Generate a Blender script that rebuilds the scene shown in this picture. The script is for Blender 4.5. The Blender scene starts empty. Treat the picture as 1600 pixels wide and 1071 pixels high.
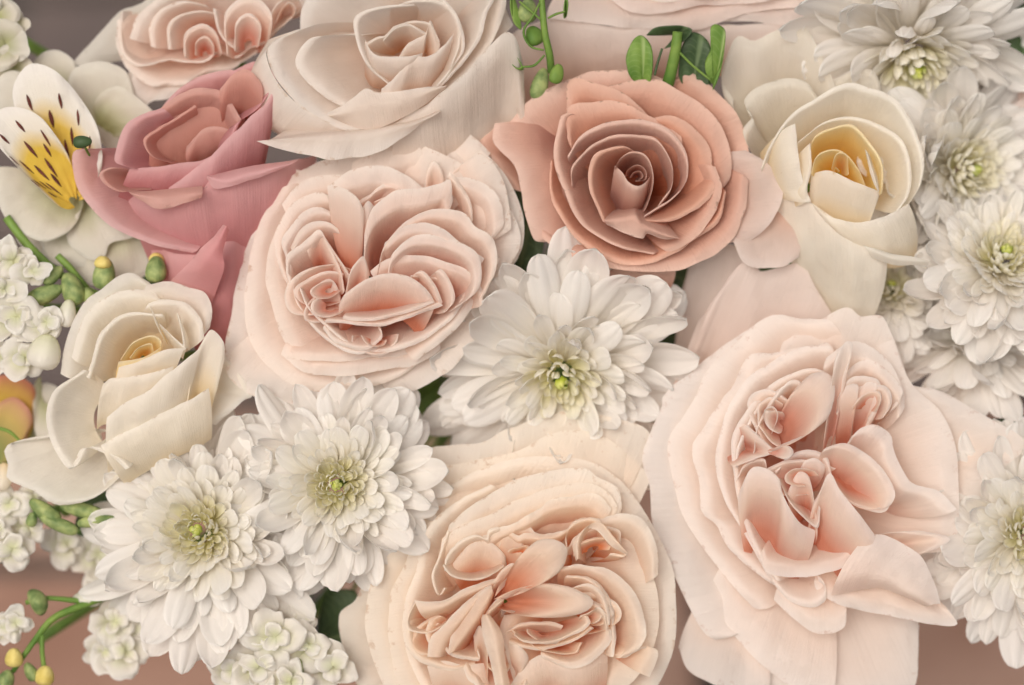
import bpy, math, random
import numpy as np
from mathutils import Vector, Matrix, noise, Euler

random.seed(7); np.random.seed(7)
scene = bpy.context.scene
COL = scene.collection
K = 0.00025                       # metres per layout unit: the bouquet is about 40 cm across
DIST = 1.111                      # lens to the face of the bouquet
TILT = math.radians(52)           # the photographer looks down on the bouquet
ORG = Vector((0, 0, 0.62))        # centre of the bouquet face above the paving
RIGHT = Vector((1, 0, 0))
UP = Vector((0, math.sin(TILT), math.cos(TILT)))
OUT = Vector((0, -math.cos(TILT), math.sin(TILT)))
BASIS = np.array([RIGHT, UP, OUT])

# ------------------------------------------------------------------ camera, sky, sun
cd = bpy.data.cameras.new('camera'); cam = bpy.data.objects.new('camera', cd); COL.objects.link(cam)
cam.location = ORG + OUT * DIST
cam.rotation_euler = Matrix((RIGHT, UP, OUT)).transposed().to_euler()
cd.lens = 100; cd.sensor_width = 36; cd.clip_start = 0.05; cd.clip_end = 60
cd.dof.use_dof = True; cd.dof.focus_distance = DIST + 0.003; cd.dof.aperture_fstop = 2.6
scene.camera = cam

SUN_EL, SUN_AZ = math.radians(58), math.radians(-150)   # azimuth from +Y, clockwise
w = bpy.data.worlds.new('World'); scene.world = w; w.use_nodes = True
nt = w.node_tree
bg = nt.nodes['Background']
sky = nt.nodes.new('ShaderNodeTexSky'); sky.sky_type = 'NISHITA'; sky.sun_disc = False
sky.sun_elevation = SUN_EL; sky.sun_rotation = SUN_AZ
sky.air_density = 1.0; sky.dust_density = 4.0; sky.ozone_density = 1.0
hs = nt.nodes.new('ShaderNodeHueSaturation'); hs.inputs['Saturation'].default_value = 0.18
wb_ = nt.nodes.new('ShaderNodeMix'); wb_.data_type = 'RGBA'; wb_.blend_type = 'MULTIPLY'; wb_.inputs['Factor'].default_value = 1; wb_.inputs['B'].default_value = (1.0, 0.95, 0.89, 1)   # the photograph's warm white balance
nt.links.new(sky.outputs[0], hs.inputs['Color']); nt.links.new(hs.outputs[0], wb_.inputs['A']); nt.links.new(wb_.outputs['Result'], bg.inputs[0])
bg.inputs[1].default_value = 0.11
sd = bpy.data.lights.new('sun', 'SUN'); sun = bpy.data.objects.new('sun', sd); COL.objects.link(sun)
sd.energy = 1.5; sd.angle = math.radians(35); sd.color = (1.0, 0.92, 0.84)
sv = Vector((math.sin(SUN_AZ) * math.cos(SUN_EL), math.cos(SUN_AZ) * math.cos(SUN_EL), math.sin(SUN_EL)))
sun.rotation_euler = sv.to_track_quat('Z', 'Y').to_euler()
vs = scene.view_settings
vs.view_transform = 'Standard'; vs.look = 'None'; vs.exposure = 0.2; vs.gamma = 1.0; vs.use_curve_mapping = False
scene.render.engine = 'CYCLES'
scene.cycles.max_bounces = 9; scene.cycles.diffuse_bounces = 8; scene.cycles.transmission_bounces = 8; scene.cycles.glossy_bounces = 1
scene.cycles.use_adaptive_sampling = True; scene.cycles.adaptive_threshold = 0.03

# ------------------------------------------------------------------ helpers
def lin(h):
    h = h.lstrip('#')
    c = [int(h[i:i + 2], 16) / 255 for i in (0, 2, 4)]
    return tuple((x / 12.92 if x <= .04045 else ((x + .055) / 1.055) ** 2.4) for x in c) + (1,)

def to_world(P):
    """layout (x right, y down, z towards the viewer) -> metres in the world"""
    P = np.asarray(P, float)
    s = (DIST - P[..., 2] * K) / DIST
    x = (P[..., 0] - 800) * K * s; y = -(P[..., 1] - 535.5) * K * s; z = P[..., 2] * K
    L = np.stack([x, y, z], -1)
    return L @ BASIS + np.array(ORG)

MATS = {}
def petal_mat(name, edge, mid, base, tr=0.45, rough=0.6, vein=0.4, stain=0.0, stain_col='#a07a4a', p1=0.35, p2=0.9, rim=0.15):
    m = bpy.data.materials.new(name); m.use_nodes = True
    n = m.node_tree.nodes; l = m.node_tree.links; n.clear()
    out = n.new('ShaderNodeOutputMaterial')
    at = n.new('ShaderNodeAttribute'); at.attribute_name = 't'
    as_ = n.new('ShaderNodeAttribute'); as_.attribute_name = 's'
    tc = n.new('ShaderNodeTexCoord')
    nz = n.new('ShaderNodeTexNoise'); nz.inputs['Scale'].default_value = 55; nz.inputs['Detail'].default_value = 4
    l.new(tc.outputs['Object'], nz.inputs['Vector'])
    ma = n.new('ShaderNodeMath'); ma.operation = 'MULTIPLY_ADD'; ma.inputs[1].default_value = 0.08; ma.inputs[2].default_value = -0.04
    l.new(nz.outputs['Fac'], ma.inputs[0])
    ad = n.new('ShaderNodeMath'); ad.operation = 'ADD'; l.new(at.outputs['Fac'], ad.inputs[0]); l.new(ma.outputs[0], ad.inputs[1])
    rp = n.new('ShaderNodeValToRGB'); l.new(ad.outputs[0], rp.inputs[0])
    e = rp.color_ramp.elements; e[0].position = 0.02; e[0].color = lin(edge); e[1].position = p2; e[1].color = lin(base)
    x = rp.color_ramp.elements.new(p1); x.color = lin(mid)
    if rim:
        y_ = rp.color_ramp.elements.new(rim); a_, b_ = lin(edge), lin(mid); y_.color = tuple(a_[q] * .45 + b_[q] * .55 for q in range(3)) + (1,)  # paler margin: partly pigment, partly brightness of lit, translucent lips put into the colour
    # fine veins run along the petal
    cx = n.new('ShaderNodeCombineXYZ')
    m1 = n.new('ShaderNodeMath'); m1.operation = 'MULTIPLY'; m1.inputs[1].default_value = 48; l.new(as_.outputs['Fac'], m1.inputs[0])
    m2 = n.new('ShaderNodeMath'); m2.operation = 'MULTIPLY'; m2.inputs[1].default_value = 2.2; l.new(at.outputs['Fac'], m2.inputs[0])
    oi = n.new('ShaderNodeObjectInfo')
    m3 = n.new('ShaderNodeMath'); m3.operation = 'MULTIPLY'; m3.inputs[1].default_value = 40; l.new(oi.outputs['Random'], m3.inputs[0])
    l.new(m1.outputs[0], cx.inputs[0]); l.new(m2.outputs[0], cx.inputs[1]); l.new(m3.outputs[0], cx.inputs[2])
    vn = n.new('ShaderNodeTexNoise'); vn.inputs['Scale'].default_value = 1.0; vn.inputs['Detail'].default_value = 5; vn.inputs['Roughness'].default_value = 0.65
    l.new(cx.outputs[0], vn.inputs['Vector'])
    hsv = n.new('ShaderNodeHueSaturation'); l.new(rp.outputs[0], hsv.inputs['Color'])
    v1 = n.new('ShaderNodeMapRange'); v1.inputs[1].default_value = 0.3; v1.inputs[2].default_value = 0.7; v1.inputs[3].default_value = 0.98; v1.inputs[4].default_value = 1.01
    l.new(vn.outputs['Fac'], v1.inputs[0]); l.new(v1.outputs[0], hsv.inputs['Value'])
    sr = n.new('ShaderNodeMapRange'); sr.inputs[3].default_value = 0.85; sr.inputs[4].default_value = 1.15
    l.new(oi.outputs['Random'], sr.inputs[0]); l.new(sr.outputs[0], hsv.inputs['Saturation'])
    col = hsv.outputs[0]
    if stain > 0:
        n2 = n.new('ShaderNodeTexNoise'); n2.inputs['Scale'].default_value = 240; n2.inputs['Detail'].default_value = 6; n2.inputs['Roughness'].default_value = .7
        l.new(tc.outputs['Object'], n2.inputs['Vector'])
        e1 = n.new('ShaderNodeMapRange'); e1.inputs[1].default_value = 0.0; e1.inputs[2].default_value = 0.05; e1.inputs[3].default_value = 0.16; e1.inputs[4].default_value = 0.0
        l.new(at.outputs['Fac'], e1.inputs[0])
        a2 = n.new('ShaderNodeMath'); a2.operation = 'ADD'; l.new(n2.outputs['Fac'], a2.inputs[0]); l.new(e1.outputs[0], a2.inputs[1])
        e2 = n.new('ShaderNodeMapRange'); e2.inputs[1].default_value = 0.68; e2.inputs[2].default_value = 0.78; e2.inputs[3].default_value = 0; e2.inputs[4].default_value = stain
        l.new(a2.outputs[0], e2.inputs[0])
        mx = n.new('ShaderNodeMix'); mx.data_type = 'RGBA'; l.new(e2.outputs[0], mx.inputs['Factor']); l.new(col, mx.inputs['A']); mx.inputs['B'].default_value = lin(stain_col)
        col = mx.outputs['Result']
    bs = n.new('ShaderNodeBsdfPrincipled'); bs.inputs['Roughness'].default_value = rough; bs.inputs['Specular IOR Level'].default_value = 0.22
    bs.inputs['Sheen Weight'].default_value = 0.08; bs.inputs['Sheen Roughness'].default_value = 0.5
    l.new(col, bs.inputs['Base Color'])
    bp = n.new('ShaderNodeBump'); bp.inputs['Strength'].default_value = vein; bp.inputs['Distance'].default_value = 0.002
    l.new(vn.outputs['Fac'], bp.inputs['Height'])
    cr = n.new('ShaderNodeTexNoise'); cr.inputs['Scale'].default_value = 190; cr.inputs['Detail'].default_value = 6; cr.inputs['Distortion'].default_value = .6; l.new(tc.outputs['Object'], cr.inputs['Vector'])
    b2 = n.new('ShaderNodeBump'); b2.inputs['Strength'].default_value = .34; b2.inputs['Distance'].default_value = .0012
    l.new(cr.outputs['Fac'], b2.inputs['Height']); l.new(bp.outputs[0], b2.inputs['Normal']); l.new(b2.outputs[0], bs.inputs['Normal'])
    t_ = n.new('ShaderNodeBsdfTranslucent')
    g = n.new('ShaderNodeHueSaturation'); g.inputs['Saturation'].default_value = 1.1; g.inputs['Value'].default_value = 1.1; l.new(col, g.inputs['Color']); l.new(g.outputs[0], t_.inputs['Color'])
    mi = n.new('ShaderNodeMixShader'); mi.inputs[0].default_value = tr
    l.new(bs.outputs[0], mi.inputs[1]); l.new(t_.outputs[0], mi.inputs[2]); l.new(mi.outputs[0], out.inputs[0])
    MATS[name] = m
    return m

def plain_mat(name, c1, c2, rough=0.6, scale=60, spec=0.3, tr=0.0, bump=0.15, rib=None):
    m = bpy.data.materials.new(name); m.use_nodes = True
    n = m.node_tree.nodes; l = m.node_tree.links
    bs = n['Principled BSDF']; bs.inputs['Roughness'].default_value = rough; bs.inputs['Specular IOR Level'].default_value = spec
    tc = n.new('ShaderNodeTexCoord'); nz = n.new('ShaderNodeTexNoise'); nz.inputs['Scale'].default_value = scale; nz.inputs['Detail'].default_value = 6
    l.new(tc.outputs['Object'], nz.inputs['Vector'])
    rp = n.new('ShaderNodeValToRGB'); e = rp.color_ramp.elements; e[0].position = .32; e[0].color = lin(c1); e[1].position = .68; e[1].color = lin(c2)
    l.new(nz.outputs['Fac'], rp.inputs[0]); l.new(rp.outputs[0], bs.inputs['Base Color'])
    if rib:
        as_ = n.new('ShaderNodeAttribute'); as_.attribute_name = 's'; at = n.new('ShaderNodeAttribute'); at.attribute_name = 't'
        ab = n.new('ShaderNodeMath'); ab.operation = 'ABSOLUTE'; l.new(as_.outputs['Fac'], ab.inputs[0])
        sv_ = n.new('ShaderNodeMath'); sv_.operation = 'MULTIPLY_ADD'; sv_.inputs[1].default_value = .6; l.new(ab.outputs[0], sv_.inputs[0]); l.new(at.outputs['Fac'], sv_.inputs[2])
        w_ = n.new('ShaderNodeMath'); w_.operation = 'PINGPONG'; w_.inputs[1].default_value = .07; l.new(sv_.outputs[0], w_.inputs[0])
        k1 = n.new('ShaderNodeMapRange'); k1.inputs[1].default_value = .0; k1.inputs[2].default_value = .02; k1.inputs[3].default_value = .35; k1.inputs[4].default_value = 0; l.new(w_.outputs[0], k1.inputs[0])
        k2 = n.new('ShaderNodeMapRange'); k2.inputs[1].default_value = .03; k2.inputs[2].default_value = .09; k2.inputs[3].default_value = .8; k2.inputs[4].default_value = 0; l.new(ab.outputs[0], k2.inputs[0])
        mm = n.new('ShaderNodeMath'); mm.operation = 'MAXIMUM'; l.new(k1.outputs[0], mm.inputs[0]); l.new(k2.outputs[0], mm.inputs[1])
        mr = n.new('ShaderNodeMix'); mr.data_type = 'RGBA'; l.new(mm.outputs[0], mr.inputs['Factor']); l.new(rp.outputs[0], mr.inputs['A']); mr.inputs['B'].default_value = lin(rib)
        l.new(mr.outputs['Result'], bs.inputs['Base Color'])
    bp = n.new('ShaderNodeBump'); bp.inputs['Strength'].default_value = bump; bp.inputs['Distance'].default_value = .001; l.new(nz.outputs['Fac'], bp.inputs['Height']); l.new(bp.outputs[0], bs.inputs['Normal'])
    if tr:
        out = n['Material Output']; t_ = n.new('ShaderNodeBsdfTranslucent'); l.new(rp.outputs[0], t_.inputs[0])
        mi = n.new('ShaderNodeMixShader'); mi.inputs[0].default_value = tr
        l.new(bs.outputs[0], mi.inputs[1]); l.new(t_.outputs[0], mi.inputs[2]); l.new(mi.outputs[0], out.inputs[0])
    MATS[name] = m
    return m

def thing(name, label, cat, loc, group=None):
    o = bpy.data.objects.new(name, None); COL.objects.link(o); o.empty_display_size = .01
    o.location = Vector(to_world(loc)); o['label'] = label; o['category'] = cat
    if group: o['group'] = group
    o['_px'] = 0
    del o['_px']
    return o

def mesh_from(name, V, F, attrs=None, smooth=True):
    me = bpy.data.meshes.new(name)
    me.from_pydata([tuple(v) for v in V], [], F)
    if attrs:
        for k, a in attrs.items():
            at = me.attributes.new(k, 'FLOAT', 'POINT'); at.data.foreach_set('value', np.asarray(a, np.float32))
    if smooth: me.polygons.foreach_set('use_smooth', [True] * len(me.polygons))
    me.update()
    return me

def link(name, me, mat, parent=None, loc=None):
    o = bpy.data.objects.new(name, me); COL.objects.link(o)
    if mat is not None and not me.materials: me.materials.append(mat)
    if parent: o.parent = parent
    if loc is not None: o.location = loc
    return o

def cat(pts, n):
    """smooth curve through the points, resampled evenly"""
    P = np.asarray([(p[0], p[1], p[2] if len(p) > 2 else 0.0) for p in pts], float)
    if len(P) == 2: return P[0] + (P[1] - P[0]) * np.linspace(0, 1, n)[:, None]
    A = np.vstack([2 * P[0] - P[1], P, 2 * P[-1] - P[-2]])
    out = []
    for i in range(1, len(A) - 2):
        p0, p1, p2, p3 = A[i - 1], A[i], A[i + 1], A[i + 2]
        u = np.linspace(0, 1, 24, endpoint=False)[:, None]
        d1 = (p2 - p0) * .5; d2 = (p3 - p1) * .5
        lim = np.linalg.norm(p2 - p1) * 1.1
        for d in (d1, d2):
            q = np.linalg.norm(d)
            if q > lim: d *= lim / q
        out.append((2 * u**3 - 3 * u**2 + 1) * p1 + (u**3 - 2 * u**2 + u) * d1 + (-2 * u**3 + 3 * u**2) * p2 + (u**3 - u**2) * d2)
    out.append(P[-1:]); C = np.vstack(out)
    L = np.r_[0, np.cumsum(np.linalg.norm(np.diff(C[:, :2], axis=0), axis=1))]
    q = np.linspace(0, L[-1], n)
    return np.stack([np.interp(q, L, C[:, k]) for k in range(3)], 1)

def sheet(G, T, S):
    """grid of world points -> one petal skin, thin enough for light to pass"""
    nt_, ns, _ = G.shape
    idx = np.arange(nt_ * ns).reshape(nt_, ns)
    F = np.stack([idx[:-1, :-1].ravel(), idx[:-1, 1:].ravel(), idx[1:, 1:].ravel(), idx[1:, :-1].ravel()], 1)
    return G.reshape(-1, 3), F.tolist(), T.ravel(), S.ravel()

def slab(G, T, S, th):
    """grid of world points -> closed thin sheet with rounded thickness"""
    nt_, ns, _ = G.shape
    du = np.gradient(G, axis=1); dv = np.gradient(G, axis=0)
    N = np.cross(du, dv); ln = np.linalg.norm(N, axis=2, keepdims=True); N = N / np.maximum(ln, 1e-12)
    ed = np.minimum(1, np.minimum(np.arange(nt_)[:, None] / 1.5 + .45, 1))
    sd_ = np.minimum(np.arange(ns), np.arange(ns)[::-1])[None, :]; ed = ed * np.minimum(1, sd_ / 2 + .4)
    off = N * (th * .5 * ed)[..., None]
    V = np.vstack([(G + off).reshape(-1, 3), (G - off).reshape(-1, 3)])
    idx = np.arange(nt_ * ns).reshape(nt_, ns); M_ = nt_ * ns
    a, b, c, d = idx[:-1, :-1].ravel(), idx[:-1, 1:].ravel(), idx[1:, 1:].ravel(), idx[1:, :-1].ravel()
    F = np.vstack([np.stack([a, b, c, d], 1), np.stack([d, c, b, a], 1) + M_])
    loop = np.r_[idx[0, :], idx[1:, -1], idx[-1, -2::-1], idx[-2:0:-1, 0]]
    nx = np.roll(loop, -1)
    F = np.vstack([F, np.stack([nx, loop, loop + M_, nx + M_], 1)])
    return V, F.tolist(), np.r_[T.ravel(), T.ravel()], np.r_[S.ravel(), S.ravel()]

NS, NT = 46, 26
SEED = [0]
class Flower:
    def __init__(self, name, label, cat_, centre, z0, mat, view=None, group=None, stem=True):
        self.view = view or (0, 0, 1); self.z0 = z0; self.mat = MATS[mat]
        self.c = self.tp(centre); self.root = thing(name, label, cat_, (self.c[0], self.c[1], z0 - 150), group)
        if stem: self.stem()
    def tp(self, p, v=None):
        x0, y0, s = v or self.view
        return (x0 + p[0] / s, y0 + p[1] / s) + ((p[2],) if len(p) > 2 else ())
    def stem(self, r=9, z=None):
        z = self.z0 - 140 if z is None else z
        c = self.c
        tube('stem', [(c[0], c[1], z), (c[0] * .75 + 200, c[1] * .75 + 134, z - 220), (800 + (c[0] - 800) * .12, 560 + (c[1] - 535) * .12, -780), (800 - (c[0] - 800) * .25, 640 - (c[1] - 535) * .2, -1300)], [r, r, r * .9, r * .9], MATS['stem'], self.root)
    def petal(self, k, z, E, B=None, d=110, lip=0.14, curl=3.5, rows=None, wb=0.28, view=None, th=0.8, nz=4.4, arch=None, bul=0, tuck=5, mat=None, name='petal', rip=1.9, pw=None, ret=False, tmax=1.0, crease=0):
        """rows: extra lines after the free margin E, each (dz, points). B: foot of the petal. k: 'in' shows the cupped inside, 'out' the rounded outside, 'row' stops at the last line"""
        SEED[0] += 1; sd_ = SEED[0] * 7.31
        if tmax == 1.0 and self.mat.name in ('blush', 'blush_right', 'peach'): tmax = .42 if z < -60 else (.62 if z < -32 else .95)
        if pw is None: pw = 2.0 if k == 'out' else (1.25 if d < 100 else 1.7)
        v = view or self.view
        lines = [(0, E)] + (rows or [])
        R = []
        for dz, pts in lines:
            c = cat([self.tp(p, v) for p in pts], NS); c[:, 2] += z + dz + self.z0
            R.append(c)
        s = np.linspace(-1, 1, NS)
        nrow = len(R)
        if k == 'row':
            n1 = NT
        else:
            n1 = 1 if nrow == 1 else 8
        G = []
        T = []
        if nrow > 1:
            q = np.linspace(0, nrow - 1, n1)
            for qi in q:
                i = min(int(qi), nrow - 2); u = qi - i
                if nrow > 2:
                    p0 = R[max(i - 1, 0)]; p1 = R[i]; p2 = R[i + 1]; p3 = R[min(i + 2, nrow - 1)]
                    G.append(.5 * (2 * p1 + (p2 - p0) * u + (2 * p0 - 5 * p1 + 4 * p2 - p3) * u * u + (3 * p1 - p0 - 3 * p2 + p3) * u**3))
                else:
                    g = R[i] * (1 - u) + R[i + 1] * u
                    g[:, 2] += bul * math.sin(math.pi * u)
                    G.append(g)
                T.append((0.9 if k == 'row' else 0.3) * qi / (nrow - 1) * tmax)
        if k != 'row':
            L = R[-1]; c = L.mean(0)
            Bp = np.array(self.tp(B, v) if B is not None else self.c)[:2]
            tt = np.linspace(0, 1, NT) if nrow == 1 else np.linspace(0, 1, NT - 6)[1:]
            ar = arch * .75 if arch is not None else (9 if k == 'out' else 0)
            size = np.linalg.norm(L[-1, :2] - L[0, :2]) / 2 + 1
            for t in tt:
                wf = 1 - (1 - wb) * t ** 1.7
                P = L - c; P = P * wf
                P[:, :2] += c[:2] * (1 - t) + Bp * t
                zz = L[:, 2] * (1 - t) + c[2] * t
                if k == 'in':
                    lp = lip if nrow == 1 else 0.0
                    if t < lp: zz = zz - curl * (1 - t / lp) ** 2
                    vv = max(0, (t - .55 * lp) / (1 - .55 * lp)); vv = vv * vv / (vv + .10) * 1.10 if vv > 0 else 0
                    zz = zz - d * (1 - (1 - min(vv, 1)) ** pw)
                else:
                    lp = lip if nrow == 1 else 0.0
                    if t < lp: zz = zz - curl * .6 * (1 - t / lp) ** 2
                    zz = zz - d * t ** pw + bul * math.sin(math.pi * min(1, t * 1.2))
                zz = zz - ar * s ** 2 * (1 - .3 * t)
                P[:, 2] = zz
                G.append(P); T.append(t * tmax if nrow == 1 else (0.3 + .7 * t) * tmax)
        G = np.array(G); T = np.repeat(np.array(T)[:, None], NS, 1); S = np.repeat(s[None, :], G.shape[0], 0)
        G[..., 2] -= tuck * np.abs(S) ** 5 + crease * np.exp(-(S * 7) ** 2)
        elen = float(np.linalg.norm(np.diff(R[0][:, :2], axis=0), axis=1).sum())
        # uneven, hand-made surface: slow swells, ripples near the margin, small nicks along the edge
        for i in range(G.shape[0]):
            tt_ = min(1, T[i, 0] / max(tmax, 1e-6))
            for j in range(NS):
                p = G[i, j]
                a = noise.noise_vector(Vector((p[0] * .014, p[1] * .014, sd_)))
                b = noise.noise_vector(Vector((p[0] * .045, p[1] * .045, sd_ + 50)))
                e = math.exp(-tt_ * 7)
                sl = (S[i, j] + 1) * .5 * elen
                G[i, j, 2] += nz * (a.z * 2.2 + b.z * .5) + rip * e * (noise.noise(Vector((sl * .022, sd_, 0))) * 3.2 + noise.noise(Vector((sl * .07, sd_, 5))) * .8)
                G[i, j, 2] += nz * 1.1 * noise.noise(Vector((sl * .028, tt_ * 1.3, sd_ + 20))) * min(1, .3 + tt_ * 3)
                f = rip * e * (noise.noise(Vector((sl * .03, sd_, 9))) * 1.2 + noise.noise(Vector((sl * .11, sd_, 9))) * .25)
                G[i, j, 0] += a.x * nz * .5 + f * .7; G[i, j, 1] += a.y * nz * .5 + f
        W = to_world(G) - np.array(self.root.location)
        V, F, TA, SA = slab(W, T, S, th * K) if th > 1.1 else sheet(W, T, S)
        me = mesh_from(name, V, F, {'t': TA, 's': SA})
        o = link(name, me, MATS[mat] if mat else self.mat, self.root)
        if ret: return o, W
        return o

def tube(name, pts, rad, mat, parent, n=8, seg=18):
    C = cat(pts, seg)
    R = np.interp(np.linspace(0, 1, seg), np.linspace(0, 1, len(rad)), rad)
    Wp = to_world(C) - np.array(parent.location if parent else (0, 0, 0))
    V = []; F = []
    prev = None
    for i in range(seg):
        t = Vector(Wp[min(i + 1, seg - 1)] - Wp[max(i - 1, 0)]).normalized()
        a = (prev - t * prev.dot(t)).normalized() if prev else t.orthogonal().normalized()
        prev = a; b = t.cross(a)
        for j in range(n):
            th = 2 * math.pi * j / n
            V.append(Vector(Wp[i]) + (a * math.cos(th) + b * math.sin(th)) * R[i] * K)
    for i in range(seg - 1):
        for j in range(n):
            F.append((i * n + j, i * n + (j + 1) % n, (i + 1) * n + (j + 1) % n, (i + 1) * n + j))
    F.append(tuple(range(n))[::-1]); F.append(tuple((seg - 1) * n + j for j in range(n)))
    me = mesh_from(name, V, F, {'t': np.zeros(len(V)), 's': np.zeros(len(V))})
    return link(name, me, mat, parent)

# ------------------------------------------------------------------ materials
plain_mat('stem', '#5d7a3a', '#7d9a4a', .5)
plain_mat('green', '#5d8538', '#93ad55', .55, 90, tr=.3)
plain_mat('leaf', '#33472a', '#4f6440', .5, 50, tr=.15)
plain_mat('leaf_bright', '#5d8538', '#8aa850', .5, 90, tr=.3, rib='#a9bd78')
plain_mat('leaf_dark', '#33472a', '#4f6440', .5, 60, tr=.15, rib='#6d8058')
plain_mat('bud_green', '#5c7342', '#a3ad70', .6, 240)
plain_mat('bud_yellow', '#c9b45e', '#e0cf86', .6, 160)
plain_mat('streak', '#4a2420', '#6b352a', .7, 300)
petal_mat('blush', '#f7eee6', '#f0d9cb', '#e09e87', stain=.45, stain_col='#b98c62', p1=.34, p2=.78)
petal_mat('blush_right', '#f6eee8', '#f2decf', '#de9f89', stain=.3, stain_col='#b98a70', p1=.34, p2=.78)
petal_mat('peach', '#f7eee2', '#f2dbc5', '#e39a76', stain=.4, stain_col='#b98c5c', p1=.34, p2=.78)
petal_mat('dusty', '#e4c0af', '#d09a84', '#a15b47', stain=.55, stain_col='#7a5240', p1=.34, p2=.78, tr=.25)
petal_mat('pink', '#ebc1c1', '#d89d9e', '#c27f80', stain=.3, stain_col='#8c6552', p1=.35, p2=.95)
petal_mat('pink_inner', '#e6bdb2', '#d4a094', '#b27c6e', stain=.3, stain_col='#8c6552')
petal_mat('white_rose', '#f3ebe3', '#ebdbcd', '#deb597', stain=.35, stain_col='#b99466', p1=.45, p2=.95)
petal_mat('yellow', '#f7f2ea', '#f5eee0', '#efdab0', stain=.35, stain_col='#b0885a', p1=.4, p2=.9)
petal_mat('yellow_core', '#f7ebcc', '#f4da98', '#ebb44c', p1=.4, p2=.9)
petal_mat('guard', '#ebe6dc', '#e7e0d4', '#dacfba', stain=.35, stain_col='#9c8f78')
petal_mat('guard_pink', '#f2e5de', '#ead7cd', '#ddbcab', stain=.2)
petal_mat('mum_outer', '#f9f6f2', '#f7f3ee', '#f4eee2', tr=.42, vein=.12)
petal_mat('mum_mid', '#f9f6f1', '#f7f3ea', '#f2ead4', tr=.42, vein=.12)
petal_mat('mum_inner', '#f8f4e8', '#f5f0da', '#e9e3ae', tr=.3, vein=.2)
petal_mat('mum_core', '#e6e69a', '#c6d062', '#8fac3a', tr=.25, vein=.1)
petal_mat('stock', '#f0ece6', '#eee9df', '#dfe0bc', tr=.3)
petal_mat('lily', '#efe9e2', '#ece4d6', '#e3bd2e', tr=.25, p1=.30, p2=.52)
petal_mat('lily_back', '#e2ddd2', '#dcd5c6', '#b9b98c', tr=.25)
petal_mat('lily_dark', '#c98b76', '#cdb060', '#8c9a58', tr=.25)

V1 = (0, 0, 2.963); V2 = (400, 0, 2.963); V3 = (740, 80, 2.963); V4 = (1060, 0, 2.963); V5 = (0, 340, 2.963)
V6 = (330, 190, 2.433); V8 = (1060, 340, 2.963); W1 = (0, 700, 2.887); W3 = (530, 640, 2.486); W4 = (980, 480, 2.55)
W5 = (1060, 700, 2.887); W6 = (780, 0, 3.81); W7 = (0, 560, 3.825)

# ------------------------------------------------------------------ ground
bm_mat = plain_mat('mortar', '#4b4a48', '#5d5a55', .9, 30)
for i, (a, b) in enumerate((('#94705f', '#a9897a'), ('#8b6858', '#a07e6e'), ('#5c5250', '#6d605c'))):
    plain_mat('brick%d' % i, a, b, .9, 18)
g = bpy.data.meshes.new('paving'); g.from_pydata([(-8, -8, 0), (8, -8, 0), (8, 8, 0), (-8, 8, 0)], [], [(0, 1, 2, 3)])
paving = link('paving', g, bm_mat); paving['kind'] = 'structure'
def brick_mesh(name, L, W_, H, mat):
    b = .004
    V = []
    for z, i in ((0, 0), (H - b, 0), (H, b)):
        V += [(-L / 2 + i, -W_ / 2 + i, z), (L / 2 - i, -W_ / 2 + i, z), (L / 2 - i, W_ / 2 - i, z), (-L / 2 + i, W_ / 2 - i, z)]
    F = []
    for k in (0, 4):
        for j in range(4): F.append((k + j, k + (j + 1) % 4, k + 4 + (j + 1) % 4, k + 4 + j))
    F.append((8, 9, 10, 11))
    me = mesh_from(name, V, F, smooth=False); me.materials.append(mat); return me
bms = [brick_mesh('brick', .225, .105, .02, MATS['brick%d' % i]) for i in range(3)]
for r in range(-6, 12):
    for c in range(-4, 5):
        x = c * .243 + (.12 if r % 2 else 0); y = r * .124 - .01
        k = 2 if y > .42 else random.choice((0, 0, 1))
        o = link('brick', bms[k], None, paving, (x + random.uniform(-.002, .002), y, random.uniform(-.003, .001)))
        o.rotation_euler.z = random.uniform(-.012, .012)

def folds(f, c, r0, r1, a0, a1, n, z, seed, view, d=80, asp=.8, dz=8):
    """packed, crumpled folds nested round one lobe of a quartered rose"""
    rnd = random.Random(seed); n_ = max(2, int(n * .7)); r0 = max(r0, 58)
    for i in range(n_):
        n = n_
        r = r1 + (r0 - r1) * (i + rnd.uniform(-.2, .2)) / max(1, n - 1)
        b0 = math.radians(a0 + rnd.uniform(-18, 18)); b1 = math.radians(a1 + rnd.uniform(-18, 18))
        ph = rnd.uniform(0, 6); E = []
        dx, dy = f.c[0] - f.tp(c, view)[0], f.c[1] - f.tp(c, view)[1]; ax = math.atan2(dy, dx); st = rnd.uniform(1.1, 1.3)
        for q in np.linspace(0, 1, 9):
            b = b0 + (b1 - b0) * q; rr = r * (1 + .10 * math.sin(ph + q * 7) + rnd.uniform(-.05, .05))
            u_, v_ = rr * math.cos(b), -rr * math.sin(b) * asp
            lu = (u_ * math.cos(ax) + v_ * math.sin(ax)) * st; lv = (-u_ * math.sin(ax) + v_ * math.cos(ax)) / st
            E.append((c[0] + lu * math.cos(ax) - lv * math.sin(ax), c[1] + lu * math.sin(ax) + lv * math.cos(ax), rnd.uniform(-3, 3)))
        f.petal('in', z + i * dz / max(1, n - 1), E, B=(c[0] + rnd.uniform(-.2, .2) * r, c[1] + rnd.uniform(-.1, .3) * r), d=min(d, r / view[2] * .75), lip=.35, curl=3, view=view, rip=2.2, tmax=.9)

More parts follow.
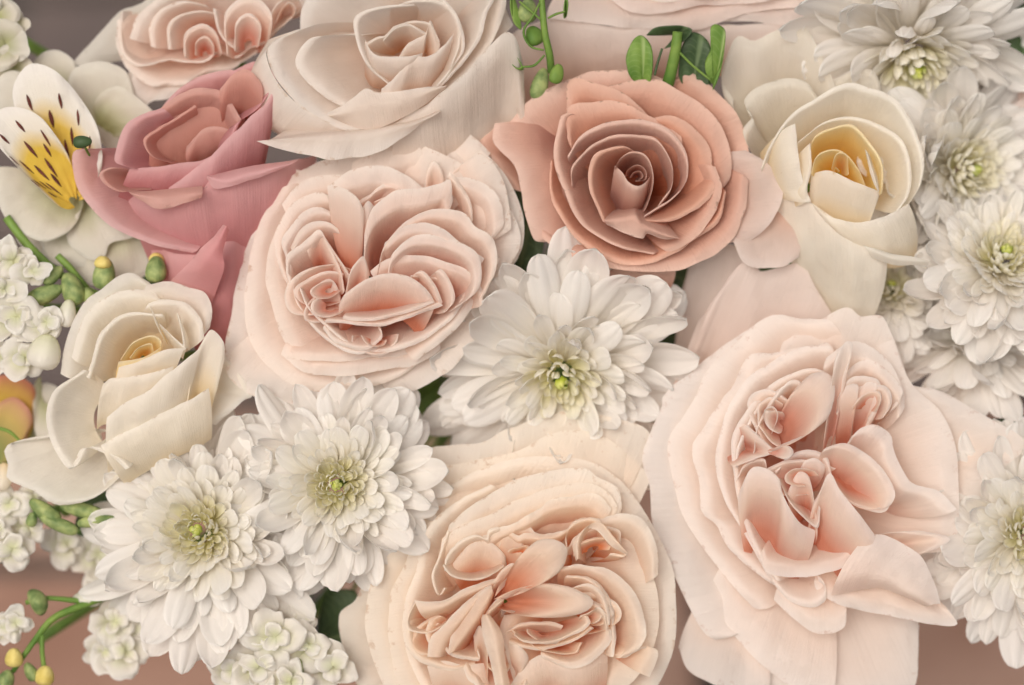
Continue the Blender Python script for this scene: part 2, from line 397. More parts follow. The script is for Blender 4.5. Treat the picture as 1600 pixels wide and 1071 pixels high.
# ------------------------------------------------------------------ dusty peach rose
def dusty_rose():
    f = Flower('rose', 'dusty peach rose with spiral centre below the green sprigs', 'rose', (740, 640), -10, 'dusty', V3)
    p = f.petal
    p('in', -95, [(190, 640), (90, 500), (20, 410), (90, 335), (160, 325)], d=60, B=(420, 600))
    p('in', -80, [(930, 160), (985, 100), (1060, 130), (1130, 195), (1210, 280), (1262, 400), (1290, 520), (1282, 640), (1235, 790), (1150, 905)], d=70, rip=5)
    p('in', -72, [(160, 330), (290, 205), (440, 132), (600, 88), (760, 92), (880, 135)], d=70)
    p('out', -55, [(98, 335), (95, 430), (185, 530), (218, 640), (240, 760), (275, 870), (325, 885)], B=(560, 560), d=50, wb=.6)
    p('out', -100, [(300, 760), (420, 900), (560, 990), (760, 1020), (930, 1010)], B=(640, 1180), d=70, wb=.5)
    p('in', -52, [(325, 870), (430, 950), (620, 1000), (780, 1018), (950, 1010), (1080, 960), (1200, 870), (1255, 740), (1270, 600)], d=90, lip=.22)
    p('in', -54, [(630, 160), (740, 135), (850, 130), (950, 180), (1060, 255), (1140, 340), (1185, 460), (1185, 580), (1130, 660)], d=80, lip=.25)
    p('in', -48, [(430, 300), (440, 138), (560, 148), (680, 185), (760, 245), (815, 310)], d=80, lip=.25)
    p('in', -42, [(800, 320), (900, 298), (1000, 338), (1080, 420), (1108, 520), (1105, 640), (1060, 720)], d=80, lip=.2)
    p('in', -38, [(436, 400), (436, 262), (560, 235), (700, 240), (790, 290), (880, 340), (960, 400)], d=80, lip=.24)
    p('in', -40, [(352, 520), (352, 640), (385, 740), (480, 880), (620, 965), (760, 990), (900, 950), (1020, 880), (1130, 790), (1170, 660)], d=100, lip=.16)
    p('in', -26, [(440, 290), (402, 302), (376, 400), (370, 500), (388, 580), (418, 650), (452, 730), (510, 810), (620, 885), (720, 925), (830, 940)], d=120, lip=.10)
    p('in', -28, [(900, 930), (1020, 870), (1110, 760), (1150, 640), (1120, 540)], d=100, lip=.16)
    p('in', -22, [(440, 480), (490, 400), (600, 340), (720, 318), (830, 332), (930, 390), (987, 480), (988, 580), (935, 660), (850, 720), (790, 760)], d=120, lip=.15)
    p('in', -20, [(780, 785), (900, 792), (1010, 745), (1085, 680), (1130, 600)], d=110, lip=.14)
    p('in', -26, [(450, 620), (452, 540), (520, 460), (620, 400), (740, 382), (840, 405), (900, 480), (925, 560), (910, 640), (850, 715)], d=120, lip=.08)
    p('in', -12, [(600, 790), (560, 700), (538, 650), (530, 560), (558, 490), (620, 452), (690, 440), (748, 465)], d=120, lip=.16)
    p('row', -4, [(610, 800), (690, 845), (780, 872), (800, 850), (870, 868), (945, 866)], rows=[(8, [(605, 780), (700, 768), (748, 762), (778, 800), (860, 835), (945, 860)]), (-70, [(640, 740), (700, 730), (750, 725), (800, 740), (850, 760), (890, 790)])], tmax=.5)
    p('in', -14, [(655, 535), (680, 490), (740, 465), (800, 482), (832, 550), (828, 640), (792, 730)], B=(740, 640), d=110, lip=.08)
    p('out', -6, [(655, 530), (690, 562), (715, 602), (760, 626), (805, 606), (832, 560)], B=(705, 780), d=85, arch=30, wb=.9, pw=1.4)
    p('in', -6, [(700, 580), (715, 545), (760, 528), (796, 552), (794, 595), (750, 604)], B=(752, 575), d=60, lip=.08, nz=1)
    p('in', -3, [(722, 585), (740, 560), (770, 555), (785, 580), (765, 598)], B=(755, 580), d=45, nz=1)
dusty_rose()

# ------------------------------------------------------------------ blush garden rose in the middle
def blush_rose():
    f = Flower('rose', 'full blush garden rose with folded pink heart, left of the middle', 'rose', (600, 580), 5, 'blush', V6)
    p = f.petal
    p('in', -95, [(735, 30), (830, 5), (925, 18), (1005, 65), (1060, 120)], d=60, lip=.2)
    p('in', -92, [(250, 265), (330, 190), (450, 140), (560, 118), (700, 78), (800, 60), (900, 75), (1000, 95)], d=60, lip=.25)
    p('in', -88, [(1000, 90), (1085, 165), (1150, 260), (1185, 370), (1180, 480), (1140, 560)], d=60, lip=.2)
    p('in', -90, [(300, 180), (230, 280), (170, 400), (125, 500), (95, 620), (75, 740), (52, 850), (60, 925), (110, 980)], d=70, lip=.2)
    p('in', -84, [(55, 905), (70, 975), (160, 1045), (300, 1080), (420, 1050), (480, 1000)], d=60, lip=.3, curl=5)
    p('in', -84, [(655, 1010), (690, 1038), (760, 1030), (840, 990), (935, 920), (1015, 810), (1080, 650)], d=70, lip=.2)
    p('in', -74, [(270, 250), (195, 360), (155, 480), (130, 640), (132, 780), (172, 880), (250, 960), (340, 1015), (450, 1030), (560, 1015), (690, 985), (770, 940)], d=80, lip=.2)
    p('in', -72, [(960, 160), (1050, 230), (1125, 310), (1165, 390), (1172, 470), (1140, 540), (1090, 610), (1020, 700), (930, 790), (850, 860), (770, 910)], d=80, lip=.13)
    p('in', -70, [(540, 160), (640, 100), (760, 85), (800, 112), (805, 200)], d=60, lip=.3, B=(640, 480))
    p('in', -66, [(790, 85), (870, 120), (960, 168), (1020, 220)], d=60, lip=.3)
    p('in', -60, [(970, 170), (1010, 120), (1062, 150), (1112, 230), (1132, 310), (1140, 410)], d=80, lip=.2)
    p('in', -58, [(330, 270), (250, 400), (215, 520), (205, 600), (228, 690), (262, 800), (330, 890), (430, 920)], d=90, lip=.2)
    p('in', -56, [(265, 885), (340, 945), (430, 968), (560, 962), (680, 938), (765, 932), (870, 870)], d=90, lip=.26, B=(600, 700))
    p('in', -50, [(290, 900), (420, 912), (560, 908), (700, 896), (790, 870), (900, 790)], d=80, lip=.2, B=(600, 700))
    p('in', -50, [(270, 310), (350, 225), (440, 205), (540, 195)], d=70, lip=.3, B=(480, 480))
    p('in', -40, [(440, 245), (540, 182), (640, 166), (740, 200), (805, 250)], d=80, lip=.5, B=(620, 420), curl=4)
    p('out', -44, [(810, 245), (820, 180), (845, 150), (870, 170), (888, 215)], B=(840, 300), d=40)
    p('in', -42, [(900, 215), (950, 208), (1010, 222), (1072, 262), (1106, 320), (1112, 390), (1085, 435)], d=90, lip=.3, B=(880, 420))
    p('in', -34, [(900, 300), (902, 195), (940, 230), (982, 300), (992, 375)], d=90, lip=.2, B=(900, 400))
    # left lobe
    p('in', -36, [(492, 310), (430, 268), (370, 275), (300, 320), (250, 400), (240, 470), (262, 560), (300, 640)], d=100, lip=.25, B=(460, 600))
    p('in', -30, [(490, 370), (430, 330), (370, 332), (312, 382), (268, 450), (285, 520), (285, 580), (320, 660)], d=100, lip=.2, B=(460, 610))
    p('in', -26, [(495, 420), (440, 380), (380, 382), (330, 425), (300, 480)], d=90, lip=.2, B=(450, 560))
    p('in', -22, [(310, 600), (318, 680), (370, 765), (440, 835), (520, 878), (585, 882), (650, 850)], d=110, lip=.12, B=(470, 660))
    p('in', -16, [(285, 560), (290, 505), (340, 465), (375, 440), (410, 410), (440, 452), (490, 525), (520, 570)], d=90, lip=.16, B=(450, 640))
    p('out', -18, [(365, 480), (385, 440), (410, 410), (440, 455), (490, 560), (505, 640)], B=(440, 600), d=60, wb=.3, arch=6)
    p('in', -14, [(335, 640), (365, 705), (430, 775), (520, 850), (585, 872), (640, 830)], d=110, lip=.10, B=(480, 660))
    p('out', -30, [(385, 650), (420, 606), (460, 600), (488, 640), (500, 700)], B=(450, 790), d=60)
    p('out', -36, [(320, 620), (345, 580), (380, 580), (410, 620)], B=(400, 740), d=50)
    # middle blades
    p('out', -4, [(440, 245), (482, 246), (545, 280), (580, 335)], B=(535, 610), d=60, wb=.35, arch=10, pw=1.6)
    p('out', -16, [(572, 330), (595, 300), (622, 322)], B=(560, 520), d=50)
    p('out', -14, [(510, 640), (535, 560), (578, 515), (602, 575)], B=(545, 680), d=50)
    # right lobe
    p('in', -16, [(582, 520), (585, 420), (612, 340), (660, 290), (720, 258), (800, 250), (880, 235), (908, 222), (918, 300)], d=100, lip=.5, curl=5, B=(700, 540))
    p('in', -12, [(640, 560), (660, 470), (720, 400), (800, 345), (880, 335), (960, 350), (1002, 400), (1062, 430), (1087, 490), (1078, 570), (1042, 650)], d=100, lip=.3, B=(800, 600))
    p('in', -6, [(660, 460), (730, 402), (800, 385), (880, 405), (950, 460), (1040, 520)], d=90, lip=.3, B=(790, 600))
    p('in', 4, [(672, 580), (690, 500), (760, 442), (840, 430), (940, 456), (1012, 502), (1032, 575), (1010, 645), (930, 705)], d=100, lip=.45, curl=5, B=(820, 640))
    p('in', 2, [(745, 600), (800, 570), (850, 620), (880, 690)], d=70, lip=.2, B=(760, 680))
    p('in', 0, [(830, 590), (875, 562), (910, 610), (926, 680), (895, 720)], d=70, lip=.2, B=(800, 690))
    p('out', 12, [(490, 700), (512, 650), (580, 602), (680, 576), (760, 590), (820, 640), (852, 690)], B=(640, 770), d=55, wb=.8, arch=26, pw=1.5)
    p('in', 0, [(430, 762), (520, 768), (640, 778), (740, 752), (880, 700)], d=90, lip=.3, B=(640, 690), arch=0)
    p('in', 4, [(500, 752), (600, 760), (720, 738), (850, 692)], d=70, lip=.3, B=(650, 680))
    p('in', -10, [(425, 790), (475, 845), (580, 872), (648, 822), (635, 785)], d=90, lip=.2, B=(560, 720))
    p('in', -22, [(590, 884), (700, 872), (810, 832), (920, 742), (1005, 640)], d=100, lip=.16, B=(760, 680))
    p('in', -36, [(780, 912), (850, 855), (950, 765), (1050, 630), (1100, 520)], d=90, lip=.16, B=(760, 640))
    folds(f, (440, 640), 40, 130, 60, 330, 5, -26, 31, V6)
    folds(f, (450, 700), 30, 80, 150, 350, 3, -18, 32, V6)
    folds(f, (820, 620), 60, 170, -30, 150, 4, -12, 33, V6)
    folds(f, (620, 820), 40, 120, 180, 360, 3, -16, 34, V6, asp=.45)
    folds(f, (660, 330), 60, 130, 10, 150, 3, -40, 35, V6, asp=.6)
blush_rose()

# ------------------------------------------------------------------ blush garden rose at the right
def blush_right():
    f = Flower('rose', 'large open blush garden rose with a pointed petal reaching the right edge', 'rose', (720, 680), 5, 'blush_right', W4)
    p = f.petal
    p('out', -120, [(90, 480), (200, 330), (300, 205), (380, 250), (560, 210), (640, 330), (720, 460)], B=(220, 760), d=30, view=V8, wb=.9, mat='guard_pink')
    p('out', -170, [(20, 320), (60, 200), (200, 120), (330, 180), (400, 300)], B=(120, 700), d=30, view=V8, wb=.9, mat='guard_pink')
    p('in', -150, [(560, 30), (700, -30), (800, -40)], B=(600, 300), d=30)
    p('in', -120, [(200, 800), (260, 900), (400, 1060), (560, 1200), (800, 1260), (1000, 1200), (1072, 1050), (1085, 800)], view=W5, B=(500, 300), d=40, lip=.3)
    p('in', -112, [(0, 900), (40, 1000), (150, 1060), (300, 1110), (400, 1150)], view=W5, B=(300, 500), d=40, lip=.3)
    p('in', -100, [(150, 620), (200, 770), (330, 930), (500, 1071), (690, 1160)], view=W5, B=(560, 400), d=50, lip=.3)
    p('in', -92, [(1130, 310), (1260, 340), (1420, 430), (1590, 545), (1500, 640), (1400, 760), (1320, 850), (1290, 940)], B=(900, 650), d=50, lip=.15)
    p('in', -98, [(560, 40), (420, 130), (250, 260), (145, 350), (135, 410), (60, 590), (90, 720), (105, 870), (180, 1060), (250, 1200), (320, 1310), (385, 1320), (430, 1260)], d=60, lip=.25, curl=5)
    p('in', -88, [(620, 140), (760, 60), (870, 0), (930, 40), (1010, 35), (1060, 120), (1100, 220), (1125, 310)], d=70, lip=.3)
    p('in', -84, [(800, 50), (700, 45), (580, 30), (460, 120), (330, 240), (250, 400), (165, 520), (172, 640), (200, 760), (230, 850), (300, 960), (420, 1110), (500, 1200)], d=80, lip=.22, curl=4)
    p('in', -66, [(790, 140), (640, 170), (490, 200), (430, 300), (340, 420), (270, 540), (262, 600), (287, 690), (300, 820), (350, 860), (400, 960), (540, 1080), (640, 1140)], d=90, lip=.2, curl=4, rip=5)
    p('in', -74, [(1060, 130), (1130, 300), (1250, 420), (1310, 560), (1322, 760), (1312, 900), (1270, 970)], d=80, lip=.15)
    p('in', -46, [(800, 150), (700, 162), (560, 230), (450, 315), (380, 450), (350, 600), (380, 760), (450, 880), (560, 1070)], d=100, lip=.14)
    p('in', -48, [(790, 200), (860, 150), (920, 135), (1000, 180), (1060, 240), (1102, 330), (1105, 400)], d=90, lip=.3, B=(880, 480))
    p('in', -36, [(845, 330), (880, 250), (940, 210), (1010, 230), (1070, 290), (1098, 350), (1060, 388)], d=80, lip=.3, B=(920, 460))
    p('in', -28, [(845, 350), (880, 290), (930, 270), (1000, 290), (1015, 360)], d=80, lip=.2, B=(910, 460))
    p('out', -20, [(842, 350), (880, 312), (922, 315), (912, 400)], B=(860, 580), d=70, wb=.5)
    p('out', -26, [(920, 335), (960, 300), (1000, 312), (992, 350), (1012, 385), (960, 440)], B=(915, 520), d=50)
    p('in', -30, [(840, 290), (740, 240), (600, 290), (510, 370), (440, 470), (415, 560), (430, 700), (470, 880), (520, 990), (590, 1090)], d=120, lip=.12)
    p('in', -26, [(430, 660), (440, 540), (520, 400), (590, 340), (650, 298), (690, 320)], d=110, lip=.10, B=(600, 560))
    p('in', -20, [(500, 580), (520, 470), (570, 380), (640, 300), (690, 300), (700, 350)], d=100, lip=.12, B=(600, 540))
    p('out', -8, [(690, 300), (740, 262), (800, 268), (830, 330), (812, 410), (770, 470), (680, 520), (590, 555)], B=(590, 540), d=50, wb=.25, arch=18, bul=12)
    p('in', -14, [(545, 500), (545, 415), (578, 395), (598, 430), (575, 500)], d=70, lip=.1, B=(560, 480))
    p('out', -10, [(480, 470), (530, 520), (585, 578), (520, 600), (435, 640)], B=(440, 560), d=40, wb=.5, arch=8)
    p('out', 2, [(585, 575), (640, 553), (663, 578), (632, 606), (590, 592)], B=(570, 570), d=10, arch=8)
    p('out', -2, [(795, 420), (822, 270), (835, 200), (870, 140), (902, 152), (862, 270)], B=(800, 560), d=60, wb=.4, arch=12, pw=1.6)
    p('in', -34, [(880, 550), (920, 490), (990, 470), (1050, 510), (1062, 570), (1092, 640), (1140, 702), (1240, 732), (1312, 810)], d=90, lip=.3, B=(900, 760))
    p('in', -8, [(795, 560), (870, 545), (960, 590), (1030, 660), (1067, 740), (1050, 792), (1000, 800)], B=(830, 720), d=60, lip=.25, curl=4)
    p('in', -14, [(815, 690), (850, 740), (920, 800), (1020, 815), (1065, 745)], B=(880, 700), d=40, lip=.3)
    p('in', -26, [(590, 650), (650, 592), (740, 570), (800, 600), (818, 680)], B=(690, 720), d=80, lip=.2)
    p('in', -30, [(430, 690), (470, 622), (540, 602), (560, 660)], B=(500, 720), d=70)
    p('out', -14, [(635, 745), (680, 662), (720, 670), (742, 760), (760, 890)], B=(720, 880), d=50, wb=.5)
    p('out', -20, [(690, 640), (710, 610), (750, 600), (790, 630)], B=(730, 720), d=40)
    p('out', 2, [(440, 760), (490, 645), (555, 640), (605, 685), (625, 760), (680, 850), (750, 890)], B=(570, 1010), d=70, wb=.6, arch=30, pw=1.6)
    p('in', -10, [(600, 690), (640, 770), (700, 835), (760, 880), (770, 800)], d=60, B=(680, 740), lip=.2)
    p('out', 6, [(748, 770), (805, 665), (850, 730), (930, 830), (990, 910)], B=(780, 1020), d=70, wb=.7, arch=24, pw=1.5)
    p('in', -30, [(530, 1008), (560, 1062), (700, 1078), (830, 1050), (920, 1000)], d=80, lip=.35, B=(720, 850))
    p('in', -40, [(890, 392), (1000, 375), (1120, 380), (1225, 405), (1170, 455), (1090, 485)], view=W5, B=(900, 440), d=40, lip=.3)
    p('row', -24, [(840, 400), (920, 393), (1020, 438), (1095, 492), (1155, 620), (1180, 704)], view=W5, rows=[(11, [(770, 490), (850, 490), (950, 530), (1030, 580), (1100, 650), (1150, 706)]), (8, [(720, 580), (800, 580), (890, 590), (970, 615), (1050, 665), (1130, 712)]), (-20, [(690, 665), (750, 655), (830, 640), (910, 635), (1000, 665), (1110, 715)])], tmax=.35)
    p('in', -54, [(620, 640), (700, 700), (860, 742), (1060, 782), (1255, 802), (1185, 700)], view=W5, B=(860, 520), d=40, lip=.4)
    p('in', -64, [(430, 690), (520, 772), (600, 832), (700, 838), (757, 800), (745, 720)], view=W5, B=(640, 480), d=50, lip=.3)
    p('in', -46, [(420, 600), (500, 690), (600, 722), (660, 692), (667, 640), (630, 600)], view=W5, B=(540, 500), d=60, lip=.2)
    folds(f, (600, 460), 40, 130, 60, 260, 5, -24, 41, W4)
    folds(f, (950, 390), 30, 110, -20, 190, 4, -24, 42, W4)
    folds(f, (690, 680), 30, 110, 20, 300, 4, -26, 43, W4)
blush_right()

# ------------------------------------------------------------------ peach garden rose at the bottom
def peach_rose():
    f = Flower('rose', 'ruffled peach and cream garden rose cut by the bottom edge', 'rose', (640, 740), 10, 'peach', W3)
    p = f.petal
    p('in', -120, [(120, 600), (60, 740), (0, 800), (20, 950), (80, 1100)], B=(500, 800), d=40, lip=.2)
    p('in', -112, [(330, 215), (360, 150), (540, 130), (640, 82), (790, 30), (900, 2), (1050, 32), (1200, 82), (1190, 200)], d=18, lip=.4, curl=5)
    p('in', -98, [(350, 300), (365, 232), (520, 200), (680, 165), (800, 105), (920, 78), (1040, 112), (1130, 182), (1210, 260)], d=30, lip=.35)
    p('in', -88, [(280, 450), (350, 370), (480, 262), (600, 212), (720, 187), (860, 184), (980, 202), (1060, 250), (1130, 320), (1200, 420), (1262, 540), (1300, 640), (1312, 800), (1290, 960), (1220, 1110)], d=80, lip=.18)
    p('in', -84, [(340, 400), (240, 520), (160, 600), (112, 720), (102, 860), (140, 1000), (200, 1110), (320, 1180)], d=80, lip=.2)
    p('in', -70, [(400, 410), (300, 480), (255, 600), (203, 700), (192, 850), (202, 960), (232, 1090), (330, 1180)], d=90, lip=.18)
    p('in', -60, [(580, 290), (440, 370), (330, 480), (290, 640), (252, 760), (250, 880), (280, 1000), (340, 1100), (480, 1180)], d=100, lip=.12)
    p('in', -58, [(1120, 420), (1180, 560), (1230, 700), (1240, 860), (1180, 1010), (1080, 1120)], d=100, lip=.25)
    p('in', -46, [(430, 450), (560, 340), (700, 270), (840, 235), (960, 230), (1000, 260), (1080, 302), (1098, 385), (1060, 430)], d=90, lip=.25)
    p('in', -36, [(400, 500), (480, 450), (600, 400), (720, 340), (850, 300), (960, 285), (1040, 320), (1082, 380)], d=90, lip=.25)
    p('in', -24, [(560, 495), (640, 455), (760, 397), (860, 337), (1000, 332), (1062, 390)], d=90, lip=.4, B=(760, 560), curl=4, rip=5)
    p('in', -22, [(640, 455), (700, 490), (730, 480), (800, 482), (870, 468), (930, 430)], d=70, B=(760, 580), lip=.3, rip=5)
    # left pocket
    p('in', -16, [(402, 620), (412, 570), (470, 515), (530, 488), (572, 500), (582, 472), (620, 458)], d=90, lip=.12, B=(560, 600), rip=4)
    p('out', -22, [(440, 600), (500, 530), (570, 508), (640, 560), (650, 600)], B=(520, 700), d=50, arch=16)
    p('in', -8, [(640, 612), (590, 645), (500, 662), (435, 645), (402, 605)], d=60, lip=.12, B=(540, 590))
    p('out', -26, [(580, 490), (625, 470), (702, 502), (722, 545)], B=(640, 660), d=50)
    p('in', -36, [(420, 470), (385, 560), (360, 640), (380, 720), (405, 690)], d=90, lip=.1, B=(470, 640))
    # heart
    p('out', 8, [(640, 690), (660, 640), (700, 585), (760, 516), (835, 503), (882, 540), (868, 615), (800, 662), (720, 690)], B=(625, 725), d=30, wb=.15, arch=14, bul=14)
    p('out', 4, [(650, 735), (740, 692), (830, 675), (920, 695), (985, 740), (965, 780), (870, 812), (760, 810), (670, 780)], B=(630, 742), d=40, wb=.15, arch=14, bul=12)
    p('out', -12, [(590, 720), (620, 640), (670, 600), (700, 620)], B=(600, 760), d=40)
    # upper right curl
    p('in', -14, [(840, 620), (885, 560), (880, 480), (930, 432), (1000, 424), (1062, 500), (1118, 562), (1050, 560)], d=90, lip=.2, B=(940, 580), rip=4)
    p('row', -6, [(920, 590), (905, 520), (950, 470), (1000, 470), (1060, 530), (1118, 565)], rows=[(6, [(930, 580), (935, 510), (970, 455), (1020, 440), (1070, 495), (1122, 560)]), (-80, [(960, 600), (960, 540), (990, 500), (1020, 490), (1060, 530), (1090, 570)])], tmax=.4)
    p('in', -30, [(1000, 420), (1100, 404), (1180, 430), (1235, 530), (1240, 640)], d=90, lip=.25, B=(1040, 640))
    # right frills
    p('in', -18, [(872, 612), (940, 600), (1040, 620), (1100, 660), (1152, 720), (1184, 800), (1184, 900), (1110, 965)], d=90, lip=.3, B=(940, 800), rip=5)
    p('in', -10, [(885, 645), (960, 648), (1022, 690), (1062, 760), (1076, 850), (1062, 960)], d=90, lip=.2, B=(930, 800), rip=5)
    p('in', -6, [(900, 690), (960, 680), (1010, 700), (1042, 750), (1056, 840)], d=80, lip=.2, B=(930, 790), rip=4)
    p('in', -2, [(940, 800), (975, 785), (1010, 768), (1040, 800), (1050, 850)], d=70, lip=.2, B=(960, 860), rip=4)
    p('in', -26, [(1060, 950), (1110, 965), (1180, 930), (1240, 940), (1210, 1040)], d=60, lip=.3, B=(1000, 900))
    # lower right hollow
    p('in', -30, [(636, 870), (700, 832), (800, 820), (870, 842)], d=80, B=(720, 920), lip=.2)
    p('in', 2, [(680, 880), (720, 905), (820, 908), (900, 882), (976, 832), (968, 806)], d=80, lip=.35, B=(800, 850), curl=4)
    p('in', -14, [(660, 905), (740, 930), (830, 930), (920, 900), (990, 850)], d=80, lip=.3, B=(800, 850))
    p('out', -20, [(660, 905), (700, 915), (735, 960), (720, 1010)], B=(640, 1050), d=50)
    p('in', -16, [(790, 965), (880, 1003), (960, 992), (1050, 910), (1060, 860)], d=70, lip=.4, B=(880, 880))
    p('out', -26, [(660, 1080), (720, 1000), (800, 950), (900, 985), (1040, 930)], B=(860, 1200), d=50, wb=.8)
    p('out', -34, [(640, 800), (625, 860), (650, 960), (680, 1060)], B=(800, 900), d=40, wb=.7)
    # left pleats
    p('row', -8, [(295, 745), (400, 742), (500, 692), (632, 650)], rows=[(2, [(320, 800), (400, 775), (500, 725), (615, 680)]), (-60, [(360, 830), (430, 800), (520, 745), (610, 700)])], tmax=.6)
    p('row', -4, [(345, 960), (358, 885), (420, 818), (500, 735), (590, 680)], rows=[(4, [(395, 960), (430, 880), (480, 815), (540, 745), (595, 695)]), (-70, [(450, 940), (480, 870), (520, 800), (560, 750), (600, 710)])], tmax=.8)
    p('row', 2, [(425, 955), (440, 880), (500, 765), (590, 685)], rows=[(8, [(450, 940), (500, 870), (560, 780), (600, 710)]), (-60, [(500, 930), (530, 870), (580, 780), (610, 720)])], tmax=.9)
    p('in', -10, [(398, 850), (400, 920), (440, 960), (540, 978), (532, 940)], d=80, lip=.2, B=(490, 860))
    p('in', -14, [(290, 755), (262, 820), (272, 862), (340, 872), (420, 832), (475, 790)], d=70, lip=.2, B=(380, 790))
    p('in', -26, [(262, 830), (260, 900), (292, 962), (352, 995), (440, 1015), (520, 1000)], d=80, lip=.2, B=(450, 860))
    p('out', -22, [(340, 1000), (400, 975), (480, 990), (560, 985)], B=(500, 1180), d=40, wb=1.0)
    p('out', -16, [(520, 880), (545, 840), (570, 900), (580, 1000)], B=(560, 1080), d=60)
    p('row', 6, [(553, 795), (560, 880), (588, 985), (612, 1100)], rows=[(14, [(570, 795), (600, 870), (618, 970), (640, 1100)]), (2, [(582, 790), (632, 870), (645, 960), (668, 1100)])], tmax=.3)
    p('row', -6, [(560, 800), (590, 760), (620, 735), (642, 735)], rows=[(2, [(570, 810), (598, 780), (620, 760), (640, 742)]), (-50, [(580, 820), (604, 800), (622, 785), (640, 760)])], tmax=.8)
    folds(f, (950, 790), 40, 130, -70, 110, 5, -18, 52, W3)
    folds(f, (800, 870), 40, 150, 180, 360, 4, -20, 53, W3, asp=.5)
    folds(f, (420, 860), 40, 130, 120, 290, 5, -22, 54, W3)
    folds(f, (980, 540), 30, 100, -20, 190, 4, -26, 55, W3)
    folds(f, (700, 560), 60, 160, 30, 150, 3, -30, 56, W3, asp=.6)
    folds(f, (620, 990), 50, 160, 180, 350, 4, -30, 57, W3, asp=.6)
peach_rose()

# ------------------------------------------------------------------ white rose at the top
def white_rose():
    f = Flower('rose', 'creamy white rose with a broad rolled lip at the top', 'rose', (720, 240), -20, 'white_rose', V2)
    p = f.petal
    p('in', -70, [(205, 200), (215, 60), (280, -60), (480, -120), (620, -130)], d=60)
    p('in', -70, [(600, -120), (800, -140), (1000, -90), (1120, -20), (1190, 120)], d=60)
    p('row', -18, [(210, 130), (80, 190), (45, 245), (75, 340), (150, 440), (260, 530), (400, 600)], rows=[(-30, [(60, 180), (-10, 300), (-40, 420), (0, 520), (80, 580), (180, 620), (330, 640)]), (-80, [(60, 220), (0, 340), (-20, 480), (20, 560), (100, 620), (200, 650), (330, 660)])], tmax=.6)
    p('in', -16, [(230, 130), (80, 190), (45, 245), (75, 340), (150, 440), (260, 530), (400, 600), (520, 605)], d=110, lip=.08)
    p('out', -12, [(620, 585), (760, 505), (900, 400), (1010, 292), (1075, 225), (1150, 150), (1205, 180, -12), (1238, 300, -40), (1248, 450, -70)], B=(1020, 760), d=70, wb=.85, arch=8, pw=1.5, tmax=.5)
    p('in', -2, [(0, 655), (80, 682), (220, 716), (350, 740), (480, 727), (600, 692), (690, 630), (780, 562)], rows=[(6, [(40, 650), (140, 660), (250, 672), (360, 680), (480, 670), (600, 640), (700, 600), (790, 555)]), (8, [(60, 648), (200, 640), (300, 632), (400, 622), (520, 612), (640, 592), (740, 565), (850, 520)]), (-30, [(80, 640), (210, 620), (310, 610), (410, 600), (520, 590), (640, 575), (740, 545), (850, 505)])], B=(680, 420), d=60)
    p('in', -34, [(880, 430), (1010, 310), (1095, 200), (1150, 60), (1160, -60)], d=80, lip=.12, B=(780, 260))
    p('in', -10, [(860, 400), (960, 295), (1040, 180), (1072, 60), (1102, 0), (1110, -60)], d=100, lip=.12, B=(780, 260))
    p('in', -8, [(470, 170), (340, 164), (240, 190), (183, 285), (230, 372), (330, 462), (420, 505)], d=100, lip=.1)
    p('in', -4, [(850, 395), (920, 305), (965, 215), (935, 80), (870, -10)], d=100, lip=.1, B=(760, 260))
    p('row', 0, [(330, 530), (420, 482), (500, 408), (560, 426), (700, 416), (885, 394)], rows=[(4, [(340, 540), (440, 525), (530, 490), (620, 485), (720, 460), (880, 400)]), (-12, [(350, 545), (440, 582), (530, 602), (630, 570), (760, 500), (880, 405)])], tmax=.35)
    p('in', 0, [(610, 395), (520, 312), (466, 195), (460, 80), (560, 32), (720, 15)], d=110, lip=.12)
    p('in', 0, [(640, 30), (760, -5), (862, 8), (932, 80), (948, 200), (912, 310)], d=110, lip=.08)
    p('out', 6, [(580, 412), (660, 342), (722, 268), (800, 264), (860, 222), (916, 155)], B=(720, 480), d=60, wb=.8, arch=14)
    p('in', 2, [(515, 200), (560, 170), (600, 160), (645, 118), (740, 95), (810, 110), (850, 190)], B=(690, 240), d=80, lip=.1)
    p('out', 8, [(508, 190), (550, 250), (640, 262), (770, 244)], B=(600, 400), d=60, wb=.8, arch=14)
    p('out', 8, [(660, 258), (700, 205), (780, 165), (806, 98), (852, 205)], B=(760, 300), d=40, wb=.7, arch=14)
    p('in', 4, [(590, 180), (640, 130), (710, 115), (790, 155)], B=(680, 220), d=60, lip=.1)
white_rose()

